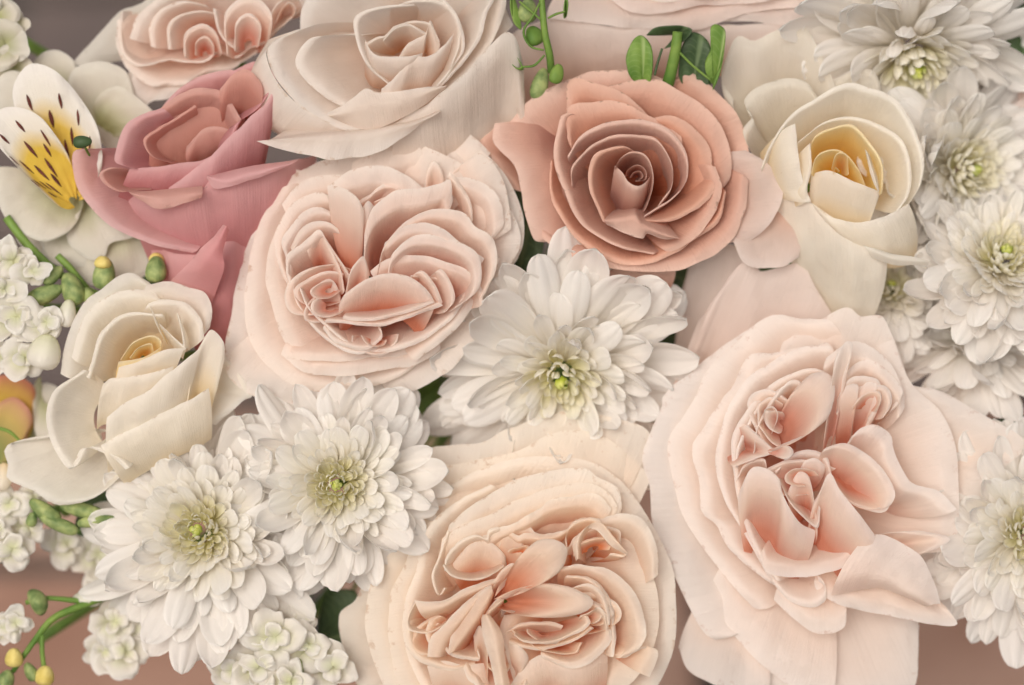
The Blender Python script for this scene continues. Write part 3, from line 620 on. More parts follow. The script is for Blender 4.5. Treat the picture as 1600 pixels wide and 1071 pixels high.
# ------------------------------------------------------------------ pink rose at the left
def pink_rose():
    f = Flower('rose', 'mauve pink rose seen from the side beside the spotted lily', 'rose', (880, 700), -25, 'pink', V1)
    p = f.petal
    p('in', -60, [(1080, 330), (1180, 288), (1262, 330), (1290, 420)], d=50, B=(1050, 600))
    p('in', -52, [(730, 530), (820, 420), (930, 350), (1095, 328), (1150, 420)], d=60, B=(900, 640))
    p('out', -50, [(690, 120), (820, 170), (1000, 150), (1100, 40), (1190, -20)], view=V5, B=(1030, 620), d=60, wb=.45, arch=40)
    p('in', -34, [(530, 686), (430, 690), (340, 704), (345, 830), (395, 930), (520, 1050), (700, 1130), (890, 1172)], B=(780, 880), d=60, lip=.2)
    p('out', -14, [(585, 880), (700, 890), (935, 872), (985, 822), (1100, 792), (1250, 760, -6), (1400, 740, -45), (1460, 715, -90)], B=(1080, 1480), d=110, wb=.45, arch=50, pw=1.4)
    p('row', 0, [(600, 892), (660, 932), (720, 970), (800, 966), (860, 942), (936, 916)], rows=[(4, [(595, 886), (660, 905), (720, 915), (800, 912), (870, 900), (938, 890)]), (-14, [(592, 880), (670, 884), (740, 880), (820, 872), (880, 868), (938, 862)])], tmax=.2, mat='pink_inner')
    p('row', -2, [(958, 822), (1000, 872), (1150, 842), (1335, 772)], rows=[(4, [(962, 815), (1050, 835), (1180, 800), (1360, 755)]), (-14, [(966, 812), (1080, 790), (1220, 762), (1390, 738)])], tmax=.2)
    p('in', -12, [(690, 880), (600, 888), (540, 886), (480, 850), (458, 805), (500, 782), (560, 778)], B=(640, 840), d=50, lip=.25, mat='pink_inner')
    p('out', -12, [(780, 872), (900, 792), (1000, 702), (1110, 592), (1230, 472), (1278, 380)], B=(1060, 960), d=80, wb=.7, arch=14)
    p('out', -18, [(600, 780), (760, 765), (940, 742), (1080, 660), (1200, 520)], B=(820, 920), d=60, wb=.9, arch=14)
    p('in', -16, [(600, 780), (532, 752), (540, 680), (572, 590), (640, 532), (745, 498)], d=80, B=(800, 700), lip=.2)
    p('in', -22, [(790, 758), (700, 722), (666, 650), (720, 600), (800, 552), (900, 490)], d=80, B=(850, 680), mat='pink_inner')
    p('in', -26, [(740, 512), (830, 440), (920, 408), (1012, 420), (1062, 470), (1115, 555)], d=80, B=(900, 660), lip=.2, mat='pink_inner')
    p('out', -10, [(1015, 415), (1080, 346), (1150, 325), (1212, 390), (1218, 450), (1190, 520)], B=(1120, 600), d=60, wb=.6, mat='pink_inner')
    p('out', -30, [(865, 680), (930, 605), (1010, 588), (1080, 600)], B=(920, 780), d=40, mat='pink_inner')
    p('out', -50, [(700, 600), (800, 520), (950, 450), (1100, 500), (1150, 600)], B=(900, 900), d=40, wb=.9, mat='pink_inner')
    p('in', -22, [(1080, 660), (1120, 560), (1200, 500), (1290, 370)], B=(1000, 640), d=60)
    p('row', 10, [(1035, 38), (980, 100), (890, 190, -6), (800, 292, -55), (740, 380, -110)], view=V5, rows=[(15, [(1050, 45), (1010, 120), (950, 210, -6), (890, 310, -55), (850, 400, -110)]), (4, [(1062, 62), (1032, 165), (1038, 235, -6), (1000, 340, -55), (960, 450, -110)])], tmax=.3)
pink_rose()

# ------------------------------------------------------------------ cream roses with yellow hearts
def yellow_right():
    f = Flower('rose', 'cream rose with deep yellow heart at the right, beside the dusty peach rose', 'rose', (750, 800), -25, 'yellow', V4)
    p = f.petal
    p('in', -85, [(250, 450), (195, 352), (230, 220), (280, 170), (350, 192), (480, 130), (580, 118), (650, 230), (725, 390)], B=(420, 600), d=40, lip=.2, mat='guard')
    p('in', -95, [(715, 370), (820, 325), (900, 330), (942, 410)], B=(800, 560), d=30, mat='guard')
    p('in', -60, [(345, 720), (300, 610), (340, 540), (302, 462), (400, 382), (520, 364), (600, 390), (645, 450)], B=(480, 700), d=60, lip=.2, mat='guard')
    p('out', -44, [(310, 700), (420, 765), (488, 860), (470, 960), (400, 1060), (330, 1120)], B=(120, 920), d=30, wb=1.0, arch=4, mat='guard_pink')
    p('out', -56, [(230, 60), (262, 130), (300, 205), (380, 238), (480, 228), (560, 190)], view=V8, B=(420, -120), d=20, wb=1.0, arch=4, mat='guard_pink')
    p('out', -26, [(440, 850), (560, 905), (700, 1000), (850, 1105), (965, 1220)], B=(720, 1460), d=90, wb=.5, arch=36, pw=1.5, tmax=.5)
    p('row', -20, [(850, 130), (1000, 165), (1090, 180), (1160, 198)], view=V8, rows=[(4, [(870, 150), (1000, 190), (1090, 200), (1160, 205)]), (-6, [(890, 185), (1000, 218), (1090, 218), (1150, 222)])], tmax=.2, mat='guard')
    p('in', -30, [(388, 775), (440, 650), (520, 540), (640, 450), (780, 388), (880, 410), (1000, 455), (1085, 580), (1132, 720), (1122, 850), (1060, 960)], d=110, lip=.14)
    p('in', -20, [(560, 650), (680, 562), (800, 540), (920, 570), (1025, 640), (1070, 740), (1075, 880), (1020, 980)], d=110, lip=.1)
    p('in', -12, [(608, 700), (640, 630), (720, 588), (810, 582), (885, 660), (945, 760), (940, 890)], d=110, lip=.1, mat='yellow_core')
    p('out', -12, [(538, 572), (550, 700), (572, 830), (610, 935)], B=(395, 800), d=60, wb=.5, arch=4)
    p('out', -14, [(612, 665), (618, 760), (600, 850), (605, 930)], B=(520, 860), d=50, wb=.8, arch=4)
    p('out', -14, [(600, 930), (700, 1002), (860, 1026), (1000, 990), (1065, 945)], B=(980, 1230), d=70, wb=.5, arch=30, tmax=.7)
    p('in', -4, [(618, 805), (640, 722), (720, 690), (782, 718), (835, 790), (865, 860)], B=(740, 820), d=80, lip=.12, mat='yellow_core')
    p('in', -2, [(708, 775), (735, 712), (782, 722), (788, 805)], B=(745, 790), d=60, lip=.08, mat='yellow_core', nz=1)
    p('in', 0, [(714, 805), (725, 772), (746, 790)], B=(730, 800), d=40, mat='yellow_core', nz=1)
    p('out', 2, [(618, 805), (700, 790), (790, 828), (870, 862), (928, 890), (905, 940)], B=(745, 1080), d=70, wb=.7, arch=34, pw=1.6)
    p('row', -2, [(862, 690), (880, 770), (905, 850), (928, 892)], rows=[(3, [(872, 700), (895, 770), (918, 840), (932, 890)]), (-40, [(890, 720), (910, 780), (928, 830), (936, 880)])], tmax=.4)
yellow_right()

def yellow_left():
    f = Flower('rose', 'cream rose with soft yellow heart at the left, above the chrysanthemums', 'rose', (670, 650), -5, 'yellow', V5)
    p = f.petal
    p('in', -75, [(1035, 640), (1100, 700), (1165, 820), (1120, 850), (1000, 960)], B=(860, 760), d=30)
    p('in', -58, [(290, 470), (150, 500), (30, 530), (50, 640), (40, 720), (120, 760), (200, 790), (300, 860), (390, 886), (540, 842), (660, 762), (780, 645), (1000, 492), (1200, 310)], view=W7, B=(740, 480), d=50, lip=.16, tmax=.45)
    p('in', -50, [(282, 720), (300, 600), (330, 520), (382, 410), (470, 330), (590, 262), (690, 302)], d=70, lip=.2)
    p('in', -44, [(680, 315), (780, 294), (870, 320), (950, 350), (982, 430), (975, 510)], d=80, lip=.2)
    p('in', -36, [(330, 640), (360, 545), (395, 465), (470, 390), (560, 345), (700, 345), (760, 400)], d=90, lip=.2)
    p('in', -24, [(400, 740), (430, 640), (462, 540), (540, 462), (640, 440), (750, 445)], d=110, lip=.12)
    p('in', -24, [(690, 400), (760, 382), (860, 392), (930, 470), (950, 560)], d=100, lip=.12)
    p('out', -12, [(693, 402), (720, 482), (742, 535)], B=(770, 560), d=40, wb=.5, arch=2)
    p('row', -8, [(735, 490), (800, 552), (865, 605)], rows=[(-2, [(738, 500), (800, 564), (860, 622)]), (-50, [(745, 530), (800, 600), (850, 660)])], tmax=.4)
    p('row', -6, [(820, 445), (838, 520), (850, 600)], rows=[(0, [(830, 447), (850, 530), (862, 605)]), (-50, [(850, 500), (870, 560), (880, 620)])], tmax=.4)
    p('in', -16, [(490, 70), (350, 170), (290, 280), (283, 400), (320, 530), (405, 657), (450, 612), (490, 546), (560, 540), (680, 602), (745, 662)], view=W7, B=(640, 400), d=60, lip=.2, wb=.5, tmax=.5)
    p('out', -20, [(865, 830), (890, 720), (925, 600), (975, 520), (1030, 570), (1038, 650)], B=(880, 980), d=60, wb=.7)
    p('in', -6, [(560, 660), (620, 582), (700, 545), (748, 570), (745, 630)], B=(650, 650), d=80, lip=.1, mat='yellow_core')
    p('in', -2, [(600, 650), (640, 600), (700, 585), (715, 625)], B=(665, 640), d=50, mat='yellow_core', nz=1)
    p('out', 0, [(550, 668), (600, 655), (680, 640), (750, 590)], B=(620, 800), d=50, wb=.9, mat='yellow_core')
    p('out', 2, [(552, 692), (640, 668), (760, 610), (855, 600)], B=(640, 830), d=50, wb=.9)
    p('out', 4, [(480, 772), (520, 742), (600, 740), (700, 715), (805, 692)], B=(560, 950), d=60, wb=.7, tmax=.6)
    p('out', 8, [(490, 922), (560, 870), (680, 800), (780, 722), (860, 655), (925, 600)], B=(680, 1060), d=70, wb=.8, tmax=.6)
    p('out', 0, [(470, 1060), (600, 982), (760, 900), (900, 832), (965, 790)], B=(780, 1130), d=60, wb=.8, arch=20, tmax=.6)
yellow_left()

# ------------------------------------------------------------------ roses half out of the frame at the top
def top_left_rose():
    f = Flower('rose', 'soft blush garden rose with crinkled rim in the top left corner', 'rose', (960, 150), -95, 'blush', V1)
    p = lambda *a, **k: f.petal(*a, **{'tmax': .6, **k})
    p('in', -60, [(330, 300), (430, 190), (540, 70), (640, 20), (760, -60)], d=50, lip=.2, mat='guard')
    p('in', -50, [(600, 330), (588, 420), (625, 506), (730, 470), (840, 432), (950, 370)], d=60, lip=.3, rip=6)
    p('in', -40, [(545, 100), (540, 200), (590, 320), (700, 400), (830, 400), (940, 350), (1050, 330), (1180, 250)], d=70, lip=.2, rip=5)
    p('in', -26, [(560, 60), (550, 180), (575, 270), (650, 312), (760, 285), (870, 292), (940, 290), (1010, 242), (1100, 270), (1200, 212), (1300, 130), (1420, 40)], d=100, lip=.16, rip=6)
    p('in', -20, [(600, 180), (640, 60), (760, -20), (900, -60)], d=90)
    p('in', -14, [(700, 220), (690, 130), (740, 50), (840, 10), (940, 20)], d=90)
    p('in', -8, [(780, 230), (775, 130), (830, 70), (930, 50), (1000, 60)], d=90)
    p('in', -2, [(850, 250), (858, 150), (935, 108), (1000, 150), (1030, 235)], B=(950, 250), d=50, lip=.35, tmax=.9)
    p('in', 2, [(900, 250), (905, 190), (950, 165), (985, 200), (990, 250)], B=(950, 250), d=40, lip=.3, tmax=.95)
    p('in', -4, [(985, 40), (1010, 150), (1060, 210), (1090, 230)], d=60, B=(1100, 120))
    p('in', 0, [(1050, 240), (1045, 60), (1150, -20), (1255, 60), (1240, 190)], B=(1150, 220), d=50, lip=.35, tmax=.8)
    p('in', 4, [(1090, 230), (1095, 110), (1150, 60), (1205, 110), (1200, 200)], B=(1150, 200), d=40, lip=.3, tmax=.9)
    p('in', -8, [(1240, 190), (1260, 60), (1310, 0), (1380, -10), (1420, 60)], d=70, B=(1320, 90))
    p('in', -4, [(1270, 110), (1300, 40), (1340, 10), (1370, 40), (1350, 90)], d=60, B=(1320, 70))
    p('in', -30, [(900, -60), (1100, -90), (1300, -70), (1450, 0)], d=60)
top_left_rose()

def top_right_rose():
    f = Flower('rose', 'pale blush rose lying sideways behind the green sprigs at the top', 'rose', (1000, -250), -75, 'guard_pink', W6)
    p = f.petal
    p('out', -55, [(-20, 420), (40, 235), (110, 180), (300, 112), (480, 130), (700, 160), (900, 168), (1050, 180)], B=(520, 560), d=50, wb=.7, arch=10)
    p('in', -40, [(285, 105), (480, 132), (760, 166), (900, 172), (1180, 182), (1380, 110), (1600, 62), (1850, 40)], B=(1000, -320), d=40, lip=.2)
    p('in', -50, [(1100, 190), (1300, 135), (1500, 130), (1700, 150), (1890, 100), (1900, 30)], B=(1300, -260), d=40, lip=.2)
    p('out', -62, [(860, 210), (1100, 172), (1350, 152), (1600, 142), (1950, 120)], B=(1400, 460), d=30, wb=.9, arch=4)
    p('in', -28, [(640, -20), (780, 70), (960, 82), (1200, 32), (1500, 20), (1750, -20)], B=(1100, -300), d=60, lip=.3)
    p('in', -18, [(800, -40), (960, 20), (1200, -5), (1500, -20)], B=(1150, -300), d=60, lip=.3, mat='blush')
top_right_rose()

# ------------------------------------------------------------------ chrysanthemums
def mum_mesh(name, wd, cup, bend, seed, nU=16, nV=9, th=.02, pinch=.5):
    rnd = random.Random(seed)
    U = 1 - (1 - np.linspace(0, 1, nU)) ** 1.35; Vv = np.linspace(-1, 1, nV)
    ang = bend[0] + (bend[1] - bend[0]) * U ** 1.5
    dx = np.cos(ang); dz = np.sin(ang)
    dU = np.diff(U); cx = np.r_[0, np.cumsum((dx[1:] + dx[:-1]) / 2 * dU)]; cz = np.r_[0, np.cumsum((dz[1:] + dz[:-1]) / 2 * dU)]
    G = np.zeros((nU, nV, 3)); T = np.zeros((nU, nV)); S = np.zeros((nU, nV))
    tw = rnd.uniform(-.3, .3); notch = 0.0; sk = rnd.uniform(-.06, .06)
    for i, u in enumerate(U):
        h = wd * (.34 + .66 * min(1, u / .55) ** .9)
        if u > .70: h *= math.sqrt(max(0.0, 1 - ((u - .70) / .30) ** 2.2)) * .97 + .03
        for j, v in enumerate(Vv):
            y = v * h; zz = cup * h * v * v * (1 - pinch * u) + .022 * math.cos(2.5 * math.pi * v) * min(1, u * 2) * (1 - u * .4)
            a = tw * u; y2 = y * math.cos(a) - zz * math.sin(a); z2 = y * math.sin(a) + zz * math.cos(a)
            nx, nz_ = -math.sin(ang[i]), math.cos(ang[i])
            G[i, j] = (cx[i] + nx * z2 - notch * (1 - abs(v)) * (u > .95), y2 + sk * u * u, cz[i] + nz_ * z2)
            T[i, j] = 1 - u; S[i, j] = v
    V, F, TA, SA = sheet(G[::-1], T[::-1], S[::-1])
    return mesh_from(name, V, F, {'t': TA, 's': SA})

MUM = {}
for kind, args in {
    'outer': [(.145, .5, (-.1, .6)), (.16, -.5, (.15, -.1)), (.14, .7, (-.05, .9)), (.155, -.55, (.30, -.3)), (.155, -.5, (.1, .4)), (.135, .8, (.1, 1.2))],
    'mid':   [(.15, .6, (-.10, .45)), (.16, -.4, (.15, .2)), (.15, .8, (-.05, .6)), (.16, -.35, (.2, .35))],
    'inner': [(.17, 1.0, (-.2, .8)), (.16, 1.2, (-.1, 1.0)), (.18, .8, (-.3, .7))],
    'core':  [(.22, 1.0, (-.2, 1.4)), (.20, .8, (-.1, 1.7))]}.items():
    MUM[kind] = []
    for q, (wd, cup, bend) in enumerate(args):
        MUM[kind].append(mum_mesh('petal', wd, cup, bend, q + hash(kind) % 1 + len(kind) * 10, th=.03 if kind in ('outer', 'mid') else .06))
        MUM[kind][-1].materials.append(MATS['mum_' + kind])

def mum(label, c, z, R, tilt=(0, 0), rings=None, dome=.25, green=1.0, seed=1, group='white chrysanthemums', squash=1.0, keep=None):
    rnd = random.Random(seed)
    base = (c[0], c[1], z - .2 * R)
    root = thing('chrysanthemum', label, 'chrysanthemum', base, group)
    tube('stem', [base, (c[0] * .75 + 200, c[1] * .75 + 134, z - 300), (800 + (c[0] - 800) * .12, 560, -780), (800 - (c[0] - 800) * .25, 640, -1300)], [7, 6, 6, 6], MATS['stem'], root)
    Rm = Matrix(np.array(BASIS).T.tolist()).to_4x4() @ Euler((math.radians(-tilt[1]), math.radians(tilt[0]), 0)).to_matrix().to_4x4()
    rings = rings or [(19, .12, .95, -16, 'outer'), (20, .12, .91, -10, 'outer'), (22, .12, .84, -3, 'outer'), (23, .12, .75, 4, 'outer'), (23, .12, .65, 11, 'outer'), (24, .12, .55, 18, 'mid'), (25, .12, .46, 25, 'mid'), (25, .115, .37, 32, 'mid'), (21, .11, .29, 40, 'inner'), (20, .10, .23, 49, 'inner'), (17, .085, .175, 59, 'inner'), (14, .065, .135, 68, 'inner'), (10, .042, .105, 76, 'core'), (6, .02, .09, 84, 'core')]
    S_ = R * K
    for ri, (n, br, ln, el, kind) in enumerate(rings):
        for i in range(n):
            az = 2 * math.pi * (i + (ri % 2) * .5 + ri * .13 + rnd.uniform(-.18, .18)) / n
            L = ln * rnd.uniform(.80, 1.12); e = math.radians(el + rnd.uniform(-11, 11))
            me = rnd.choice(MUM[kind])
            o = bpy.data.objects.new('petal' if kind != 'core' else 'floret', me); COL.objects.link(o); o.parent = root
            zb = dome * (1 - (br / .12) ** 1.6) * .5 + .012 * ri
            loc = Matrix.Translation((br * S_ * math.cos(az), br * S_ * math.sin(az), zb * S_ + .16 * S_))
            wd = rnd.uniform(.82, 1.2)
            M_ = Rm @ loc @ Matrix.Rotation(az, 4, 'Z') @ Matrix.Rotation(-e, 4, 'Y') @ Matrix.Rotation(rnd.uniform(-.5, .5), 4, 'X') @ Matrix.Rotation(rnd.uniform(-.12, .12), 4, 'Z') @ Matrix.Diagonal((L * S_, L * S_ * wd, L * S_, 1))
            o.matrix_local = M_
    return root


big = [(16, .12, .98, -15, 'outer'), (17, .12, .94, -9, 'outer'), (17, .12, .86, -2, 'outer'), (17, .12, .76, 5, 'outer'), (17, .12, .65, 12, 'outer'), (17, .12, .54, 20, 'outer'), (18, .11, .43, 28, 'mid'), (18, .105, .34, 36, 'mid'), (16, .10, .27, 45, 'inner'), (14, .08, .21, 56, 'inner'), (11, .06, .16, 66, 'inner'), (8, .04, .12, 75, 'core'), (5, .02, .10, 83, 'core')]
mum('big puffy white chrysanthemum with green eye between the garden roses', (876, 562), -130, 224, (0, -22), big, seed=3)
mum('white chrysanthemum with a tight green spiral eye below the middle blush rose', (530, 757), -60, 180, (0, 2), seed=5)
mum('white chrysanthemum at lower left, below the left cream rose', (325, 835), -85, 200, (-6, 8), seed=8)
mum('white chrysanthemum in side view right of the yellow hearted rose', (1476, 262), -195, 185, (30, -6), seed=11)
mum('white chrysanthemum at the right edge below the side view one', (1555, 430), -140, 175, (6, 30), seed=13)
mum('large white chrysanthemum turned upward in the top right corner', (1410, 50), -165, 230, (12, -45), big, seed=17)
mum('white chrysanthemum cut by the right edge at lower right', (1594, 832), -110, 188, (4, 2), seed=19)
mum('white chrysanthemum half hidden beneath the yellow hearted rose', (1395, 470), -215, 120, (-10, 30), seed=23)
mum('white chrysanthemum drooping low behind the right edge one', (1520, 545), -215, 150, (0, 40), big, seed=29)

# ------------------------------------------------------------------ small flowers, buds and greenery
def ball(f, name, c, rx, ry, z, mat, ang=0, rz=None, ridges=0, n=14, m=10):
    """small bud: a plump pointed body with seams, built round its own axis"""
    V = []; F = []; rz = rz or rx
    ca, sa = math.cos(ang), math.sin(ang)
    for i in range(m + 1):
        ph = math.pi * i / m; y = -math.cos(ph); r = math.sin(ph) ** .8 * (1 - .22 * y)
        for j in range(n):
            th = 2 * math.pi * j / n; q = r * (1 + (.09 * math.cos(ridges * th) if ridges else 0)) + .002
            X = q * math.cos(th) * rx; Z = q * math.sin(th) * rz; Y = -y * ry
            V.append((c[0] + X * ca - Y * sa, c[1] + X * sa + Y * ca, z + Z))
    for i in range(m):
        for j in range(n): F.append((i * n + j, i * n + (j + 1) % n, (i + 1) * n + (j + 1) % n, (i + 1) * n + j))
    W = to_world(np.array(V)) - np.array(f.root.location)
    return link(name, mesh_from(name, W, F, {'t': np.linspace(0, 1, len(V)), 's': np.zeros(len(V))}), MATS[mat], f.root)

def floret(f, c, r, z, n=5, ang=0, seed=0, mat='stock', lean=(0, 0)):
    rnd = random.Random(seed)
    for i in range(n):
        a = ang + 2 * math.pi * i / n + rnd.uniform(-.25, .25); R = r * rnd.uniform(.85, 1.12); w = rnd.uniform(.7, 1.05)
        E = []
        for q in np.linspace(-1, 1, 7):
            rr = R * (1 - .32 * q * q) * rnd.uniform(.93, 1.06); b = a + q * w
            E.append((c[0] + rr * math.cos(b) + lean[0] * r * .2, c[1] + rr * math.sin(b) * .92 + lean[1] * r * .2, rnd.uniform(-.1, .1) * r))
        f.petal(rnd.choice(('in', 'out')), z - f.z0 + rnd.uniform(-.15, .25) * r, E, B=c, d=r * rnd.uniform(.25, .5), wb=.1, lip=.3, curl=r * .08, nz=r * .10, rip=r * .13, th=1.0, view=(0, 0, 1), mat=mat, tuck=r * .12)

# spotted lily
def lily():
    f = Flower('alstroemeria', 'white alstroemeria with yellow throat and dark streaks at the left', 'lily', (330, 900), -40, 'lily', V1)
    p = f.petal
    p('in', -80, [(-40, 480), (-20, 380), (40, 330), (110, 340)], B=(330, 900), d=20, wb=.1, mat='lily_back')
    p('out', -70, [(-30, 780), (-10, 950), (60, 1050), (180, 1112), (290, 1090), (335, 1000)], B=(330, 900), d=30, wb=.15, mat='lily_back')
    p('out', -90, [(330, 1020), (318, 1120), (400, 1200), (480, 1192), (515, 1130), (640, 1100), (690, 1140)], B=(380, 900), d=30, wb=.2, mat='lily_back')
    Pa, Wa = p('in', -30, [(120, 640), (62, 480), (65, 390), (110, 318), (180, 298), (260, 330), (350, 420), (440, 560), (470, 660), (445, 740)], B=(340, 900), d=30, wb=.12, ret=True, lip=.2)
    Pb, Wb = p('in', -18, [(190, 880), (110, 805), (40, 735), (0, 690), (-50, 600), (0, 506), (100, 500), (190, 545), (250, 620)], B=(335, 930), d=30, wb=.12, ret=True, lip=.2)
    rnd = random.Random(4)
    for Po, W, spots in ((Pa, Wa, [(-.35, .22), (.02, .22), (.28, .20), (.5, .30), (-.15, .42), (.15, .46), (.38, .44), (.0, .62), (.25, .62), (.62, .50), (-.3, .55)]), (Pb, Wb, [(-.55, .30), (-.25, .20), (.02, .16), (.3, .18), (.55, .28), (-.4, .46), (-.1, .42), (.2, .40), (.45, .46), (-.55, .60), (-.25, .62), (.05, .60), (.3, .62), (-.1, .74), (.2, .76)])):
        nt_, ns = W.shape[:2]
        for (s, t) in spots:
            L = rnd.uniform(.13, .20); G = np.zeros((7, 3, 3))
            for a in range(7):
                tt = (t + L * a / 6) * (nt_ - 1); i = min(int(tt), nt_ - 2); fu = tt - i
                hw = .019 * math.sin(math.pi * (a + .4) / 6.8) / max(.25, 1 - .85 * t)
                for b in range(3):
                    ss = (s + (b - 1) * hw + 1) / 2 * (ns - 1); j = min(int(ss), ns - 2); fv = ss - j
                    G[a, b] = (W[i, j] * (1 - fu) + W[i + 1, j] * fu) * (1 - fv) + (W[i, j + 1] * (1 - fu) + W[i + 1, j + 1] * fu) * fv + np.array(OUT) * .00045
            V, F, TA, SA = slab(G, np.zeros((7, 3)), np.zeros((7, 3)), .0003)
            link('streak', mesh_from('streak', V, F), MATS['streak'], Po)
    tube('stamen', [(150, 262, -110), (138, 240, -60), (129, 224, -20)], [2, 2, 2], MATS['green'], f.root)
    ball(f, 'anther', (129, 222), 9, 15, -18, 'leaf', ang=1.5, ridges=2)
lily()
def pale_back():
    f = Flower('hydrangea', 'pale greenish white petals behind the spotted alstroemeria', 'hydrangea', (480, 520), -140, 'lily_back', V1)
    f.petal('in', 0, [(310, 480), (320, 360), (370, 300), (480, 285), (580, 330), (620, 420)], B=(480, 680), d=30)
    f.petal('out', -10, [(130, 330), (190, 255), (270, 238), (345, 285), (360, 360)], B=(260, 460), d=30)
    f.petal('out', 6, [(480, 420), (560, 400), (660, 470), (720, 540), (640, 600)], B=(470, 600), d=30)
    f.petal('out', -20, [(380, 560), (430, 620), (520, 700), (600, 660)], B=(480, 480), d=30)
pale_back()
def pale_low():
    f = Flower('hydrangea', 'pale petals under the pink rose beside the green buds', 'hydrangea', (180, 370), -150, 'lily_back', (0, 0, 1))
    f.petal('out', 0, [(95, 390), (130, 440), (200, 445), (260, 400), (262, 360)], B=(180, 330), d=20, wb=.6)
    f.petal('out', 10, [(60, 370), (80, 410), (130, 415), (160, 380)], B=(110, 330), d=20, wb=.6)
    f.petal('out', -20, [(20, 330), (30, 380), (70, 400), (110, 370)], B=(70, 310), d=20, wb=.6)
    f.petal('out', -30, [(110, 560), (130, 620), (100, 680), (60, 690), (50, 620)], B=(90, 600), d=20, wb=.6)
pale_low()
f = Flower('stock_flower', 'cream petals in the top left corner above the spotted lily', 'stock', (40, 150), -110, 'lily_back', V1)
for q, (c, r) in enumerate((((8, 70), 44), ((-5, 25), 40), ((22, 35), 26), ((20, 105), 36))): floret(f, c, r, -110 - q * 6, 4, q, 50 + q, 'lily_back')

def stock(label, centre, z, florets, buds=(), seed=0):
    f = Flower('stock_flower', label, 'stock', centre, z, 'stock', (0, 0, 1), group='white stock blooms')
    for q, (x, y, r, dz) in enumerate(florets):
        floret(f, (x, y), r * 1.08, z + dz, 4, q * 1.3, seed + q)
        floret(f, (x + r * .1, y - r * .08), r * .62, z + dz + r * .3, 3, q * .7, seed + 100 + q)
    for x, y, rx, ry, dz, mt, an in buds: ball(f, 'bud', (x, y), rx, ry, z + dz, mt, an, ridges=4)
    return f
stock('ruffled white stock flowers clustered at the left edge', (40, 480), -80, [(15, 410, 44, 0), (50, 425, 30, 10), (20, 500, 48, 12), (70, 505, 34, 20), (35, 560, 34, 5), (-5, 560, 30, 0), (2, 455, 36, 10)], [(70, 550, 24, 28, 22, 'stock', .3), (105, 490, 13, 22, 10, 'stock', .2)], 200)
f = stock('white stock bloom with yellow buds in the bottom left corner', (60, 1000), -110, [(22, 975, 32, 0), (2, 985, 28, -8)], [(22, 1028, 13, 15, 8, 'bud_yellow', 0), (70, 1056, 14, 16, 4, 'bud_yellow', .2), (10, 1062, 12, 16, 0, 'bud_green', .4), (48, 1050, 9, 16, 0, 'bud_green', -.5), (60, 940, 20, 14, -8, 'bud_green', 1.1)], 220)
tube('branch', [(20, 1050, -115), (55, 1000, -112), (85, 965, -112), (150, 938, -130), (240, 900, -180)], [4, 5, 6, 6, 6], MATS['green'], f.root)
tube('branch', [(66, 992, -112), (66, 1020, -110), (70, 1050, -110)], [4, 4, 4], MATS['green'], f.root)
tube('branch', [(40, 942, -120), (75, 935, -125), (130, 940, -130)], [4, 4, 5], MATS['green'], f.root)
stock('soft white stock bloom hanging below the lower left chrysanthemum', (185, 960), -150, [(175, 975, 42, 0), (190, 1020, 44, -4), (160, 1020, 30, -10), (205, 985, 36, -14)], [(135, 936, 20, 12, 10, 'stock', .1)], 240)
stock('white stock bloom in the bottom edge beside the peach rose', (440, 1030), -70, [(425, 998, 46, 14), (478, 1012, 40, 0), (400, 1045, 44, 0), (360, 1050, 36, -10), (470, 965, 28, -20), (515, 1045, 44, -10), (450, 1068, 40, 6)], [(465, 1055, 9, 26, -10, 'bud_green', .1)], 260)
stock('white stock bloom at the left edge below the cream rose', (25, 820), -120, [(10, 790, 34, 0), (15, 860, 42, 6), (50, 780, 28, -10), (40, 825, 34, -16), (-6, 830, 30, 0)], [(4, 745, 14, 22, 10, 'yellow', .2)], 280)
stock('blurred white stock bloom low behind the left chrysanthemum', (140, 850), -200, [(100, 850, 36, 0), (150, 870, 42, -10), (165, 905, 36, -20)], [], 300)

f = Flower('flower_bud', 'cluster of green stock buds above the left cream rose', 'flower buds', (170, 450), -95, 'bud_green', (0, 0, 1))
for q, (x, y, rx, ry, a, m_) in enumerate(((162, 428, 17, 25, .15, 'bud_green'), (112, 452, 17, 27, -.35, 'bud_green'), (243, 421, 16, 21, .1, 'bud_green'), (140, 466, 11, 18, -.5, 'bud_green'), (82, 430, 11, 20, .9, 'bud_green'), (160, 410, 13, 10, .1, 'bud_yellow'), (244, 404, 12, 9, .1, 'bud_yellow'), (70, 460, 14, 30, 1.2, 'bud_green'))):
    ball(f, 'bud', (x, y), rx, ry, -95 + (q % 3) * 6, m_, a, ridges=5)
tube('branch', [(10, 340, -110), (50, 390, -110), (110, 440, -120), (200, 480, -140)], [7, 7, 6, 6], MATS['stem'], f.root)
tube('branch', [(90, 400, -120), (110, 420, -118), (150, 470, -130)], [6, 6, 6], MATS['stem'], f.root)
f = Flower('flower_bud', 'green buds tucked under the left cream rose', 'flower buds', (100, 800), -105, 'bud_green', (0, 0, 1))
for q, (x, y, rx, ry, a) in enumerate(((70, 800, 13, 30, -.9), (92, 820, 10, 32, -1.2), (128, 798, 11, 36, -1.35), (150, 814, 8, 30, 1.4), (50, 812, 8, 12, .2))):
    ball(f, 'bud', (x, y), rx, ry, -105 + q % 2 * 8, 'bud_green', a, ridges=4)

